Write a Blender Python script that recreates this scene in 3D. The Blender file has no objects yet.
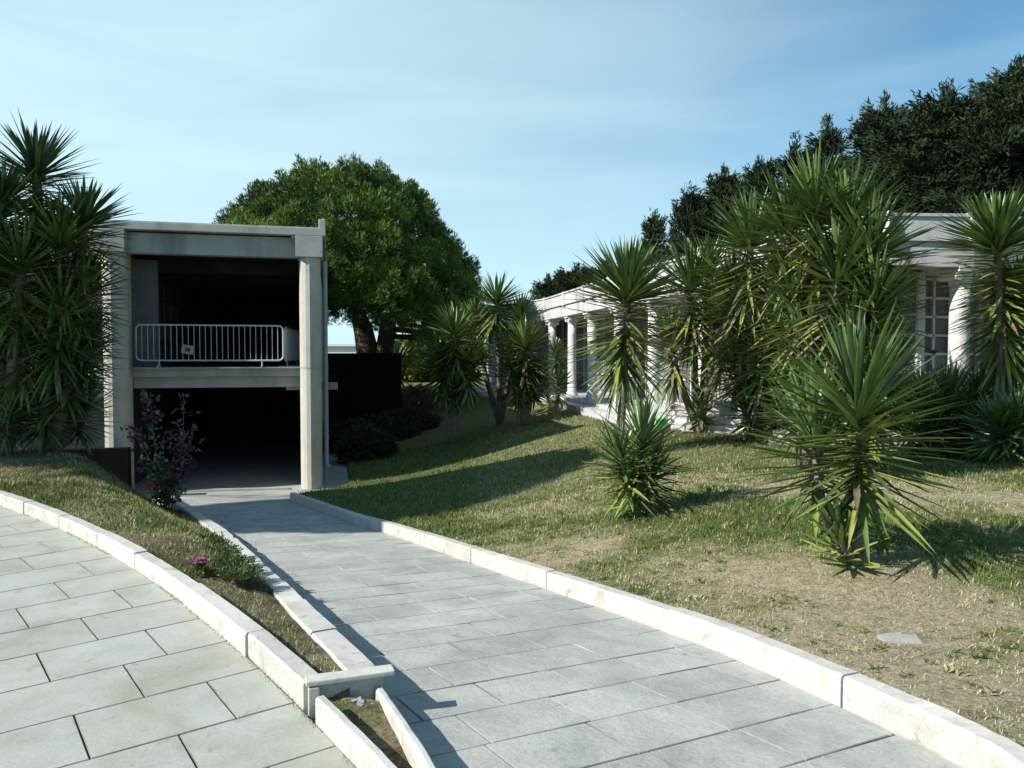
import bpy, bmesh, math, random
import numpy as np
from mathutils import Vector, Matrix

# ---------------------------------------------------------------- camera, world, sun, exposure
S = bpy.context.scene
COL = S.collection
R = math.radians
F_PX, HOR, EYE = 760.0, 357.0, 1.6
PITCH = math.atan((384 - HOR) / F_PX)
cam_d = bpy.data.cameras.new('camera'); cam = bpy.data.objects.new('camera', cam_d); COL.objects.link(cam)
cam_d.sensor_fit = 'HORIZONTAL'; cam_d.sensor_width = 36.0; cam_d.lens = F_PX / 1024 * 36.0
cam_d.clip_start = 0.05; cam_d.clip_end = 3000
cam.location = (0, 0, EYE); cam.rotation_euler = (math.pi / 2 - PITCH, 0, 0)
S.camera = cam
S.render.resolution_x = 1024; S.render.resolution_y = 768
SUN_AZ, SUN_EL = R(24), R(36)                # direction the light travels (from +X towards +Y), elevation
to_sun = Vector((-math.cos(SUN_AZ) * math.cos(SUN_EL), -math.sin(SUN_AZ) * math.cos(SUN_EL), math.sin(SUN_EL)))
sd = bpy.data.lights.new('sun', 'SUN'); so = bpy.data.objects.new('sun', sd); COL.objects.link(so)
sd.energy = 5.0; sd.angle = R(0.5); sd.color = (1.0, 0.955, 0.88)
so.rotation_euler = to_sun.to_track_quat('Z', 'Y').to_euler(); so.location = (-10, -5, 12)
S.view_settings.view_transform = 'Standard'; S.view_settings.look = 'None'
S.view_settings.exposure = 0.46; S.view_settings.gamma = 1.0
W = bpy.data.worlds.new('World'); S.world = W; W.use_nodes = True
wn, wl = W.node_tree.nodes, W.node_tree.links
wn.clear()
wo = wn.new('ShaderNodeOutputWorld'); wb = wn.new('ShaderNodeBackground'); wb.inputs['Strength'].default_value = 0.094
sky = wn.new('ShaderNodeTexSky'); sky.sky_type = 'NISHITA'; sky.sun_disc = False
sky.sun_elevation = SUN_EL; sky.sun_rotation = math.atan2(to_sun.x, to_sun.y)
sky.air_density = 1.0; sky.dust_density = 0.3; sky.ozone_density = 1.4; sky.altitude = 50
tc = wn.new('ShaderNodeTexCoord'); mp = wn.new('ShaderNodeMapping'); mp.inputs['Scale'].default_value = (1.2, 1.2, 7.0)
mp.inputs['Rotation'].default_value = (R(6), R(10), 0)
nz = wn.new('ShaderNodeTexNoise'); nz.inputs['Scale'].default_value = 1.7; nz.inputs['Detail'].default_value = 7; nz.inputs['Distortion'].default_value = 0.5
cr = wn.new('ShaderNodeMapRange'); cr.inputs['From Min'].default_value = 0.35; cr.inputs['From Max'].default_value = 0.75
cr.inputs['To Min'].default_value = 0.0; cr.inputs['To Max'].default_value = 0.22
mx = wn.new('ShaderNodeMix'); mx.data_type = 'RGBA'
mx.inputs['B'].default_value = (5.6, 7.7, 8.4, 1)        # thin cirrus veil
wl.new(tc.outputs['Generated'], mp.inputs['Vector']); wl.new(mp.outputs['Vector'], nz.inputs['Vector'])
dt = wn.new('ShaderNodeVectorMath'); dt.operation = 'DOT_PRODUCT'; dt.inputs[1].default_value = Vector((-0.55, 0.80, -0.10)).normalized()
dr_ = wn.new('ShaderNodeMapRange'); dr_.inputs['From Min'].default_value = 0.38; dr_.inputs['From Max'].default_value = 1.0; dr_.inputs['To Max'].default_value = 0.80   # veil lies thickest low in the north west
pm = wn.new('ShaderNodeMath'); pm.operation = 'ADD'; pm.use_clamp = True
wl.new(tc.outputs['Generated'], dt.inputs[0]); wl.new(dt.outputs['Value'], dr_.inputs['Value'])
wl.new(nz.outputs['Fac'], cr.inputs['Value']); wl.new(cr.outputs['Result'], pm.inputs[0]); wl.new(dr_.outputs['Result'], pm.inputs[1]); wl.new(pm.outputs[0], mx.inputs['Factor'])
ti = wn.new('ShaderNodeMix'); ti.data_type = 'RGBA'; ti.blend_type = 'MULTIPLY'; ti.inputs['Factor'].default_value = 1; ti.inputs['B'].default_value = (0.76, 1.10, 1.12, 1)
wl.new(sky.outputs['Color'], ti.inputs['A']); wl.new(ti.outputs['Result'], mx.inputs['A']); wl.new(mx.outputs['Result'], wb.inputs['Color'])
wl.new(wb.outputs['Background'], wo.inputs['Surface'])

rng = np.random.default_rng(7); random.seed(7)

# ---------------------------------------------------------------- placement helpers
def ray(px, py):
    u = (px - 512) / F_PX; v = (py - 384) / F_PX
    return np.array([u, math.cos(PITCH) - v * math.sin(PITCH), -math.sin(PITCH) - v * math.cos(PITCH)])
def at(px, py, Y):
    d = ray(px, py); return np.array([0, 0, EYE]) + d * (Y / d[1])
def on_z(px, py, z=0.0):
    d = ray(px, py); return np.array([0, 0, EYE]) + d * ((z - EYE) / d[2])
RS = 0.107
def ramp_z(y): return np.clip(-0.02 - RS * (np.asarray(y, float) - 3.0), -1.60, 0.0)
def on_ramp(px, py, off=0.0):
    d = ray(px, py); t = (-0.02 + off + 3 * RS - EYE) / (d[2] + RS * d[1]); return np.array([0, 0, EYE]) + d * t

# ---------------------------------------------------------------- object helpers
def tag(o, label=None, cat=None, group=None, kind=None):
    for k, v in (('label', label), ('category', cat), ('group', group), ('kind', kind)):
        if v: o[k] = v
    return o
def mesh_obj(name, V, F, mat=None, parent=None, smooth=False, attrs=None, loc=None):
    me = bpy.data.meshes.new(name)
    V = np.asarray(V, float)
    if loc is not None: V = V - np.asarray(loc, float)
    me.from_pydata(V.tolist(), [], F if isinstance(F, list) else F.tolist())
    if attrs:
        for k, a in attrs.items():
            at_ = me.attributes.new(k, 'FLOAT', 'POINT'); at_.data.foreach_set('value', np.asarray(a, 'f'))
    me.update()
    o = bpy.data.objects.new(name, me); COL.objects.link(o)
    mats = mat if isinstance(mat, (list, tuple)) else [mat]
    for m in mats:
        if m: me.materials.append(m)
    if smooth: me.polygons.foreach_set('use_smooth', [True] * len(me.polygons))
    if loc is not None: o.location = tuple(loc)
    if parent: o.parent = parent
    return o
def empty(name, loc, label=None, cat=None, group=None, kind=None, rz=0.0):
    o = bpy.data.objects.new(name, None); COL.objects.link(o); o.location = tuple(loc); o.rotation_euler = (0, 0, rz)
    o.empty_display_size = 0.2
    return tag(o, label, cat, group, kind)
class MB:
    def __init__(s): s.v = []; s.f = []; s.a = []
    def add(s, V, F, tone=0.5):
        n = len(s.v); s.v += [tuple(map(float, q)) for q in V]; s.f += [tuple(int(i) + n for i in f) for f in F]
        s.a += [tone] * len(V) if np.isscalar(tone) else list(tone)
    def box(s, c, size, rz=0.0, tone=0.5, bevel=0.0, M=None):
        bm = bmesh.new(); bmesh.ops.create_cube(bm, size=1.0)
        bmesh.ops.scale(bm, vec=size, verts=bm.verts)
        if bevel > 0: bmesh.ops.bevel(bm, geom=list(bm.edges), offset=bevel, segments=2, affect='EDGES', profile=0.6)
        T = Matrix.Translation(Vector(c)) @ Matrix.Rotation(rz, 4, 'Z')
        if M is not None: T = M @ T
        bmesh.ops.transform(bm, matrix=T, verts=bm.verts)
        bm.verts.index_update(); s.add([v.co[:] for v in bm.verts], [[v.index for v in f.verts] for f in bm.faces], tone); bm.free()
    def prism(s, pts, z0, z1, tone=0.5, M=None):
        n = len(pts)
        V = [(p[0], p[1], z0) for p in pts] + [(p[0], p[1], z1) for p in pts]
        if M is not None: V = [tuple(M @ Vector(q)) for q in V]
        F = [list(range(n))[::-1], list(range(n, 2 * n))] + [[i, (i + 1) % n, n + (i + 1) % n, n + i] for i in range(n)]
        s.add(V, F, tone)
    def tube(s, pts, rad, n=8, tone=0.5, cap=True, M=None):
        pts = [Vector(p) for p in pts]; rad = [rad] * len(pts) if np.isscalar(rad) else rad
        V = []; F = []; up = None
        for i, p in enumerate(pts):
            d = (pts[min(i + 1, len(pts) - 1)] - pts[max(i - 1, 0)]).normalized()
            if up is None:
                up = d.orthogonal().normalized()
            else:
                up = (up - d * up.dot(d)); up = up.normalized() if up.length > 1e-6 else d.orthogonal().normalized()
            w = d.cross(up)
            for k in range(n):
                a = 2 * math.pi * k / n; V.append(p + (up * math.cos(a) + w * math.sin(a)) * rad[i])
        for i in range(len(pts) - 1):
            for k in range(n):
                F.append([i * n + k, i * n + (k + 1) % n, (i + 1) * n + (k + 1) % n, (i + 1) * n + k])
        if cap: F += [list(range(n))[::-1], [(len(pts) - 1) * n + k for k in range(n)]]
        if M is not None: V = [M @ q for q in V]
        s.add([q[:] for q in V], F, tone)
    def lathe(s, prof, c, n=16, tone=0.5):
        V = []; F = []
        for r, z in prof:
            for k in range(n):
                a = 2 * math.pi * k / n; V.append((c[0] + r * math.cos(a), c[1] + r * math.sin(a), c[2] + z))
        for i in range(len(prof) - 1):
            for k in range(n): F.append([i * n + k, i * n + (k + 1) % n, (i + 1) * n + (k + 1) % n, (i + 1) * n + k])
        F += [list(range(n))[::-1], [(len(prof) - 1) * n + k for k in range(n)]]
        s.add(V, F, tone)
    def build(s, name, mat, parent=None, smooth=False, loc=None):
        return mesh_obj(name, s.v, s.f, mat, parent, smooth, {'tone': s.a}, loc)

# value noise
_P = rng.random((256, 256))
def vnoise(x, y, sc=1.0, ox=0.0):
    x = np.asarray(x, float) * sc + 31.7 + ox; y = np.asarray(y, float) * sc + 57.3 + ox * 1.7
    xi = np.floor(x).astype(int); yi = np.floor(y).astype(int); fx = x - xi; fy = y - yi
    fx = fx * fx * (3 - 2 * fx); fy = fy * fy * (3 - 2 * fy)
    g = lambda a, b: _P[a % 256, b % 256]
    return (g(xi, yi) * (1 - fx) + g(xi + 1, yi) * fx) * (1 - fy) + (g(xi, yi + 1) * (1 - fx) + g(xi + 1, yi + 1) * fx) * fy
def fbm(x, y, sc, ox=0.0, o=4):
    t = 0; a = 0.5; tot = 0
    for i in range(o): t = t + a * vnoise(x, y, sc * 2 ** i, ox + 9.1 * i); tot += a; a *= 0.5
    return t / tot

# ---------------------------------------------------------------- materials
def nmat(name):
    m = bpy.data.materials.new(name); m.use_nodes = True
    return m, m.node_tree.nodes, m.node_tree.links, m.node_tree.nodes['Principled BSDF']
def ramp_node(n, stops):
    r = n.new('ShaderNodeValToRGB'); e = r.color_ramp.elements
    while len(e) > 1: e.remove(e[-1])
    e[0].position = stops[0][0]; e[0].color = (*stops[0][1], 1)
    for p, c in stops[1:]:
        q = e.new(p); q.color = (*c, 1)
    return r
def tex(n, l, kind='noise', scale=5, detail=6, coord='Object', mapscale=None, dist=0.0):
    t = n.new('ShaderNodeTexCoord'); x = n.new('ShaderNodeTexNoise' if kind == 'noise' else 'ShaderNodeTexVoronoi')
    x.inputs['Scale'].default_value = scale
    if kind == 'noise': x.inputs['Detail'].default_value = detail; x.inputs['Roughness'].default_value = 0.62; x.inputs['Distortion'].default_value = dist
    m = n.new('ShaderNodeMapping')
    if mapscale: m.inputs['Scale'].default_value = mapscale
    l.new(t.outputs[coord], m.inputs['Vector']); l.new(m.outputs['Vector'], x.inputs['Vector'])
    return x
def add_bump(n, l, b, src, strength, dist, prev=None):
    bp = n.new('ShaderNodeBump'); bp.inputs['Strength'].default_value = strength; bp.inputs['Distance'].default_value = dist
    l.new(src, bp.inputs['Height'])
    if prev: l.new(prev.outputs['Normal'], bp.inputs['Normal'])
    l.new(bp.outputs['Normal'], b.inputs['Normal']); return bp
def mixn(n, l, fac, a, b, mode='MIX'):
    x = n.new('ShaderNodeMix'); x.data_type = 'RGBA'; x.blend_type = mode
    for key, v in (('Factor', fac), ('A', a), ('B', b)):
        if isinstance(v, bpy.types.NodeSocket): l.new(v, x.inputs[key])
        elif key == 'Factor': x.inputs[key].default_value = v
        else: x.inputs[key].default_value = (*v, 1)
    return x.outputs['Result']
def rough_stone(name, c0, c1, stain, sc=3.0, streak=0.0, rough=0.85, bump=0.35, fine=60, tone=0.0, bd=0.01):
    m, n, l, b = nmat(name)
    a = tex(n, l, scale=sc, detail=8); r = ramp_node(n, [(0.3, c0), (0.7, c1)]); l.new(a.outputs['Fac'], r.inputs['Fac'])
    c = r.outputs['Color']
    s = tex(n, l, scale=sc * 0.8, detail=10, mapscale=(1, 1, 1.0 if not streak else 0.12), dist=0.3)
    mr = n.new('ShaderNodeMapRange'); mr.inputs['From Min'].default_value = 0.5; mr.inputs['From Max'].default_value = 0.72
    mr.inputs['To Max'].default_value = 0.75 if streak else 0.45
    l.new(s.outputs['Fac'], mr.inputs['Value']); c = mixn(n, l, mr.outputs['Result'], c, stain)
    if tone:
        at_ = n.new('ShaderNodeAttribute'); at_.attribute_name = 'tone'
        tr = ramp_node(n, [(0, (1 - tone,) * 3), (1, (1 + tone * 0.3,) * 3)]); l.new(at_.outputs['Fac'], tr.inputs['Fac'])
        c = mixn(n, l, 1.0, c, tr.outputs['Color'], 'MULTIPLY')
    g = tex(n, l, scale=fine, detail=4)
    gr = ramp_node(n, [(0.25, (0.82,) * 3), (0.6, (1.0,) * 3)]); l.new(g.outputs['Fac'], gr.inputs['Fac'])
    c = mixn(n, l, 1.0, c, gr.outputs['Color'], 'MULTIPLY')
    l.new(c, b.inputs['Base Color']); b.inputs['Roughness'].default_value = rough
    b.inputs['Specular IOR Level'].default_value = 0.3
    p = add_bump(n, l, b, a.outputs['Fac'], bump, bd * 2); add_bump(n, l, b, g.outputs['Fac'], bump, bd * 0.4, p)
    return m
def leaf_mat(name, stops, rough=0.45, trans=0.25, spec=0.4):
    m, n, l, b = nmat(name)
    at_ = n.new('ShaderNodeAttribute'); at_.attribute_name = 'tone'
    r = ramp_node(n, stops); l.new(at_.outputs['Fac'], r.inputs['Fac'])
    a = tex(n, l, scale=9, detail=3); g = ramp_node(n, [(0.3, (0.75,) * 3), (0.7, (1.15,) * 3)]); l.new(a.outputs['Fac'], g.inputs['Fac'])
    c = mixn(n, l, 1.0, r.outputs['Color'], g.outputs['Color'], 'MULTIPLY')
    l.new(c, b.inputs['Base Color']); b.inputs['Roughness'].default_value = rough; b.inputs['Specular IOR Level'].default_value = spec
    if trans > 0:
        t = n.new('ShaderNodeBsdfTranslucent'); l.new(c, t.inputs['Color']); mxs = n.new('ShaderNodeMixShader'); mxs.inputs['Fac'].default_value = trans
        l.new(b.outputs['BSDF'], mxs.inputs[1]); l.new(t.outputs['BSDF'], mxs.inputs[2]); l.new(mxs.outputs['Shader'], n['Material Output'].inputs['Surface'])
    return m
M = {}
M['kerb'] = rough_stone('kerb_stone', (0.47, 0.455, 0.42), (0.60, 0.585, 0.54), (0.30, 0.28, 0.24), sc=5, fine=70, bump=0.5, tone=0.14, bd=0.006)
M['plaza'] = rough_stone('plaza_slab', (0.38, 0.39, 0.34), (0.46, 0.465, 0.42), (0.29, 0.30, 0.27), sc=2.6, fine=70, bump=0.4, tone=0.08, bd=0.008)
M['ramp'] = rough_stone('ramp_slab', (0.38, 0.382, 0.345), (0.50, 0.50, 0.455), (0.32, 0.325, 0.31), sc=2.4, fine=45, bump=0.6, tone=0.12, bd=0.015)
def mottle(m, sc, lo, hi, col=(0.80, 0.79, 0.74)):
    n, l = m.node_tree.nodes, m.node_tree.links; b = n['Principled BSDF']; src = b.inputs['Base Color'].links[0].from_socket
    a = tex(n, l, scale=sc, detail=9, dist=1.2); mr = n.new('ShaderNodeMapRange'); mr.inputs['From Min'].default_value = lo; mr.inputs['From Max'].default_value = hi
    l.new(a.outputs['Fac'], mr.inputs['Value']); c = mixn(n, l, mr.outputs['Result'], (1, 1, 1), col); l.new(mixn(n, l, 1.0, src, c, 'MULTIPLY'), b.inputs['Base Color'])
mottle(M['plaza'], 1.1, 0.45, 0.66, (0.80, 0.79, 0.72)); mottle(M['plaza'], 7.0, 0.60, 0.75, (0.62, 0.60, 0.55)); mottle(M['ramp'], 1.5, 0.42, 0.66, (0.78, 0.80, 0.82)); mottle(M['ramp'], 9.0, 0.60, 0.74, (0.6, 0.6, 0.58)); mottle(M['kerb'], 6.0, 0.58, 0.72, (0.62, 0.57, 0.48))
M['joint'] = rough_stone('joint_dirt', (0.16, 0.16, 0.13), (0.30, 0.29, 0.25), (0.07, 0.08, 0.04), sc=6, fine=80)
M['joint2'] = rough_stone('joint_mortar', (0.14, 0.145, 0.14), (0.40, 0.41, 0.39), (0.07, 0.075, 0.06), sc=2.2, fine=60)
M['concrete'] = rough_stone('weathered_concrete', (0.36, 0.355, 0.33), (0.47, 0.465, 0.44), (0.18, 0.175, 0.165), sc=2.2, streak=1, fine=50)
M['concrete_b'] = rough_stone('column_concrete', (0.44, 0.42, 0.36), (0.56, 0.54, 0.47), (0.30, 0.26, 0.19), sc=2.5, streak=1, fine=45)
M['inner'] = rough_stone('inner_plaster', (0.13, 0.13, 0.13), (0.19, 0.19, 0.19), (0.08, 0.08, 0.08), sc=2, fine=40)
M['inner_shade'] = rough_stone('inner_shade_wall', (0.035, 0.035, 0.035), (0.06, 0.058, 0.055), (0.03, 0.03, 0.03), sc=2, fine=40)  # interior shade put into a near-black colour for ceiling, linings and back wall
M['floor'] = rough_stone('landing_concrete', (0.32, 0.32, 0.30), (0.42, 0.42, 0.39), (0.24, 0.24, 0.22), sc=2, fine=50)
M['white'] = rough_stone('white_render', (0.48, 0.48, 0.47), (0.64, 0.64, 0.63), (0.20, 0.20, 0.205), sc=2.0, streak=1, fine=40, bump=0.2)
M['white_col'] = rough_stone('white_column_paint', (0.66, 0.66, 0.65), (0.78, 0.78, 0.77), (0.45, 0.45, 0.44), sc=2.5, streak=1, fine=40, bump=0.15)
M['marble'] = rough_stone('white_marble', (0.48, 0.475, 0.47), (0.62, 0.615, 0.61), (0.32, 0.32, 0.33), sc=3, fine=30, rough=0.5, bump=0.1)
M['niche'] = rough_stone('niche_panel', (0.16, 0.16, 0.17), (0.34, 0.33, 0.33), (0.10, 0.10, 0.10), sc=1.5, fine=30, rough=0.5, bump=0.1, tone=0.6)
M['hut'] = rough_stone('shade_black_plaster', (0.008, 0.010, 0.008), (0.014, 0.016, 0.013), (0.006, 0.006, 0.006), sc=2, fine=40)  # near-black colour stands in for deep shade on hut and plinth
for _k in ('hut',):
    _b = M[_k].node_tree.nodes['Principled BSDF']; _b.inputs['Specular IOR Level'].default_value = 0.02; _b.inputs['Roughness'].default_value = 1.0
M['terracotta'] = rough_stone('pink_terracotta', (0.30, 0.20, 0.16), (0.40, 0.27, 0.22), (0.35, 0.22, 0.18), sc=3, fine=40)
M['bark'] = rough_stone('bark', (0.07, 0.055, 0.04), (0.14, 0.115, 0.09), (0.05, 0.04, 0.03), sc=5, fine=25, bump=0.9, bd=0.03)
M['ybark'] = rough_stone('yucca_bark', (0.13, 0.11, 0.085), (0.24, 0.21, 0.17), (0.09, 0.07, 0.05), sc=7, fine=30, bump=0.8, bd=0.02)
M['far_wall'] = rough_stone('far_pale_wall', (0.6, 0.62, 0.64), (0.7, 0.72, 0.73), (0.5, 0.5, 0.5), sc=0.5, fine=5, bump=0.05)
def metal(name, c, rough=0.45, met=0.6):
    m, n, l, b = nmat(name); a = tex(n, l, scale=30, detail=4)
    r = ramp_node(n, [(0.3, tuple(x * 0.8 for x in c)), (0.7, c)]); l.new(a.outputs['Fac'], r.inputs['Fac']); l.new(r.outputs['Color'], b.inputs['Base Color'])
    b.inputs['Metallic'].default_value = met; b.inputs['Roughness'].default_value = rough; return m
M['galv'] = metal('galvanised_metal', (0.55, 0.58, 0.60), 0.5, 0.25)
M['pipe'] = metal('grey_pipe', (0.36, 0.37, 0.38), 0.6, 0.0)
M['sheet'] = metal('white_sheet', (0.30, 0.31, 0.36), 0.6, 0.0)
M['ink'] = metal('dark_ink', (0.05, 0.05, 0.07), 0.6, 0.0)
M['red'] = metal('red_petals', (0.55, 0.06, 0.06), 0.6, 0.0)
M['pink'] = metal('magenta_petals', (0.45, 0.05, 0.30), 0.6, 0.0)
M['greenp'] = metal('green_plastic', (0.05, 0.55, 0.12), 0.35, 0.0)
M['yucca'] = leaf_mat('yucca_leaf', [(0.0, (0.032, 0.058, 0.022)), (0.35, (0.095, 0.155, 0.042)), (0.6, (0.20, 0.28, 0.07)), (0.76, (0.30, 0.34, 0.06)), (0.87, (0.30, 0.24, 0.12)), (1.0, (0.20, 0.155, 0.10))], 0.33, 0.07, 0.6)
M['pine'] = leaf_mat('pine_needles', [(0, (0.03, 0.06, 0.014)), (0.5, (0.085, 0.14, 0.022)), (1, (0.20, 0.27, 0.045))], 0.6, 0.07, 0.25)
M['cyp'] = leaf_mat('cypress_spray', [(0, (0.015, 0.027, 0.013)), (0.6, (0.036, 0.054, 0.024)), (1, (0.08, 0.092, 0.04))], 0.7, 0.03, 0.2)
M['bush'] = leaf_mat('bush_leaf', [(0, (0.04, 0.07, 0.02)), (0.6, (0.09, 0.14, 0.035)), (1, (0.16, 0.2, 0.05))], 0.6, 0.2, 0.3)
M['dry_bush'] = leaf_mat('dry_bush_leaf', [(0, (0.10, 0.09, 0.05)), (1, (0.22, 0.18, 0.10))], 0.7, 0.1, 0.2)
M['rose'] = leaf_mat('rose_leaf', [(0, (0.06, 0.025, 0.035)), (0.45, (0.09, 0.05, 0.05)), (0.55, (0.06, 0.11, 0.04)), (1, (0.13, 0.2, 0.07))], 0.4, 0.15, 0.5)
M['grass'] = leaf_mat('grass_blade', [(0, (0.08, 0.12, 0.03)), (0.35, (0.15, 0.20, 0.055)), (0.6, (0.34, 0.32, 0.13)), (0.85, (0.55, 0.47, 0.29)), (1, (0.68, 0.60, 0.41))], 0.8, 0.2, 0.1)
def ground_mat():
    m, n, l, b = nmat('lawn_soil')
    at_ = n.new('ShaderNodeAttribute'); at_.attribute_name = 'green'
    a = tex(n, l, scale=6, detail=10); f = tex(n, l, scale=45, detail=6); v = tex(n, l, scale=170, detail=3)
    dry = ramp_node(n, [(0.25, (0.22, 0.17, 0.10)), (0.5, (0.44, 0.375, 0.245)), (0.75, (0.64, 0.575, 0.42))]); l.new(f.outputs['Fac'], dry.inputs['Fac'])
    grn = ramp_node(n, [(0.25, (0.075, 0.09, 0.03)), (0.5, (0.155, 0.18, 0.06)), (0.75, (0.27, 0.28, 0.12))]); l.new(f.outputs['Fac'], grn.inputs['Fac'])
    ad = n.new('ShaderNodeMath'); ad.operation = 'MULTIPLY_ADD'; ad.inputs[1].default_value = 1.8; ad.inputs[2].default_value = -0.9; l.new(a.outputs['Fac'], ad.inputs[0])
    su = n.new('ShaderNodeMath'); su.operation = 'ADD'; su.use_clamp = True; l.new(at_.outputs['Fac'], su.inputs[0]); l.new(ad.outputs[0], su.inputs[1])
    c = mixn(n, l, su.outputs[0], dry.outputs['Color'], grn.outputs['Color'])
    at2 = n.new('ShaderNodeAttribute'); at2.attribute_name = 'soil'
    so_ = ramp_node(n, [(0.3, (0.07, 0.055, 0.035)), (0.7, (0.17, 0.125, 0.085))]); l.new(f.outputs['Fac'], so_.inputs['Fac'])
    c = mixn(n, l, at2.outputs['Fac'], c, so_.outputs['Color'])
    vr = ramp_node(n, [(0.3, (0.7,) * 3), (0.65, (1.15,) * 3)]); l.new(v.outputs['Fac'], vr.inputs['Fac'])
    c = mixn(n, l, 1.0, c, vr.outputs['Color'], 'MULTIPLY')
    w = tex(n, l, scale=14, detail=6, dist=0.4); wr = ramp_node(n, [(0.32, (0.62,) * 3), (0.5, (0.98,) * 3), (0.7, (1.22,) * 3)]); l.new(w.outputs['Fac'], wr.inputs['Fac'])
    c = mixn(n, l, 1.0, c, wr.outputs['Color'], 'MULTIPLY')
    l.new(c, b.inputs['Base Color']); b.inputs['Roughness'].default_value = 0.95; b.inputs['Specular IOR Level'].default_value = 0.1
    p = add_bump(n, l, b, f.outputs['Fac'], 0.8, 0.04); add_bump(n, l, b, v.outputs['Fac'], 0.8, 0.012, p)
    return m
M['ground'] = ground_mat()

# ---------------------------------------------------------------- curves of the place
CX, CY, RK = -20.905, -11.23, 24.74            # plaza centre and radius of its rim
def interp_poly(P, step):
    P = np.asarray(P, float)
    # catmull-rom
    Q = np.vstack([2 * P[0] - P[1], P, 2 * P[-1] - P[-2]]); out = []
    for i in range(1, len(Q) - 2):
        p0, p1, p2, p3 = Q[i - 1], Q[i], Q[i + 1], Q[i + 2]; n = max(2, int(np.linalg.norm(p2 - p1) / step))
        for t in np.linspace(0, 1, n, endpoint=False):
            out.append(0.5 * ((2 * p1) + (-p0 + p2) * t + (2 * p0 - 5 * p1 + 4 * p2 - p3) * t * t + (-p0 + 3 * p1 - 3 * p2 + p3) * t ** 3))
    out.append(P[-1]); return np.array(out)
RK_PX = [(290, 500), (345, 521), (380, 531.5), (420, 545), (470, 563), (520, 580), (583, 602), (645, 624), (706, 645.5), (754, 667), (834, 706), (895, 734), (966, 767)]
rk = np.array([on_ramp(*p)[:2] for p in RK_PX]); _pf = np.polyfit(rk[:, 1], rk[:, 0], 5)
rk = [np.array([0.35 * x + 0.65 * np.polyval(_pf, y), y]) for x, y in rk]
rk += [rk[-1] + np.array([0.10, -1.0]), rk[-1] + np.array([0.12, -3.2]), rk[-1] + np.array([0.1, -6.0])]
RIGHT = interp_poly(rk, 0.2)
LK_PX = [(227, 530), (242, 543), (271, 568), (291, 586), (317, 612), (344, 635), (366, 655), (383, 671)]       # outer top edge of the inner kerb
lk = [on_ramp(p[0], p[1], 0.19)[:2] for p in LK_PX]
lk = [np.array([-7.9, 17.0]), np.array([-6.3, 14.2])] + lk
LEFT_A = interp_poly(lk, 0.2)                                                # inner kerb, far part
pe = [on_ramp(p[0], p[1], 0.125)[:2] for p in [(378, 682), (438, 768)]]
_d = pe[1] - pe[0]; _d /= np.linalg.norm(_d); pe = [pe[0], (pe[0] + pe[1]) / 2, pe[1]]
pe += [pe[-1] + _d * 1.0, pe[-1] + _d * 1.9 + np.array([0, -1.2]), pe[-1] + _d * 1.9 + np.array([0, -4.5])]
LEFT_B = interp_poly(pe, 0.2)                                                # thin near part
LEFT = np.vstack([LEFT_A, LEFT_B])
BO = np.array([-4.9, 18.5]); BU = np.array([0.972, 0.233]); BV = np.array([-0.233, 0.972])   # building: right column, along front, into depth
PASS = np.array([(-4.35, 17.3), (-4.1, 18.8), (-5.1, 23.0), (-6.75, 30.0)])
PASS_R = np.vstack([PASS])
def sdist(P, line):
    """nearest distance to a polyline, side (+ = left of travel direction), nearest y"""
    P = np.asarray(P, float); best = np.full(len(P), 1e9); side = np.zeros(len(P)); ny = np.zeros(len(P))
    for a, b in zip(line[:-1], line[1:]):
        d = b - a; L = d @ d
        if L < 1e-12: continue
        t = np.clip(((P - a) @ d) / L, 0, 1); q = a + t[:, None] * d; e = P - q; dd = np.hypot(e[:, 0], e[:, 1])
        s = d[0] * (P[:, 1] - a[1]) - d[1] * (P[:, 0] - a[0]); m = dd < best - 1e-9
        best[m] = dd[m]; side[m] = np.sign(s[m]); ny[m] = q[m, 1]
    return best, side, ny
_o = np.argsort(LEFT[:, 1])
def XL(y): return np.interp(y, LEFT[_o, 1], LEFT[_o, 0])
RB = np.vstack([PASS[::-1], RIGHT])            # right boundary from far to near
def sm(t): t = np.clip(t, 0, 1); return t * t * (3 - 2 * t)
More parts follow.
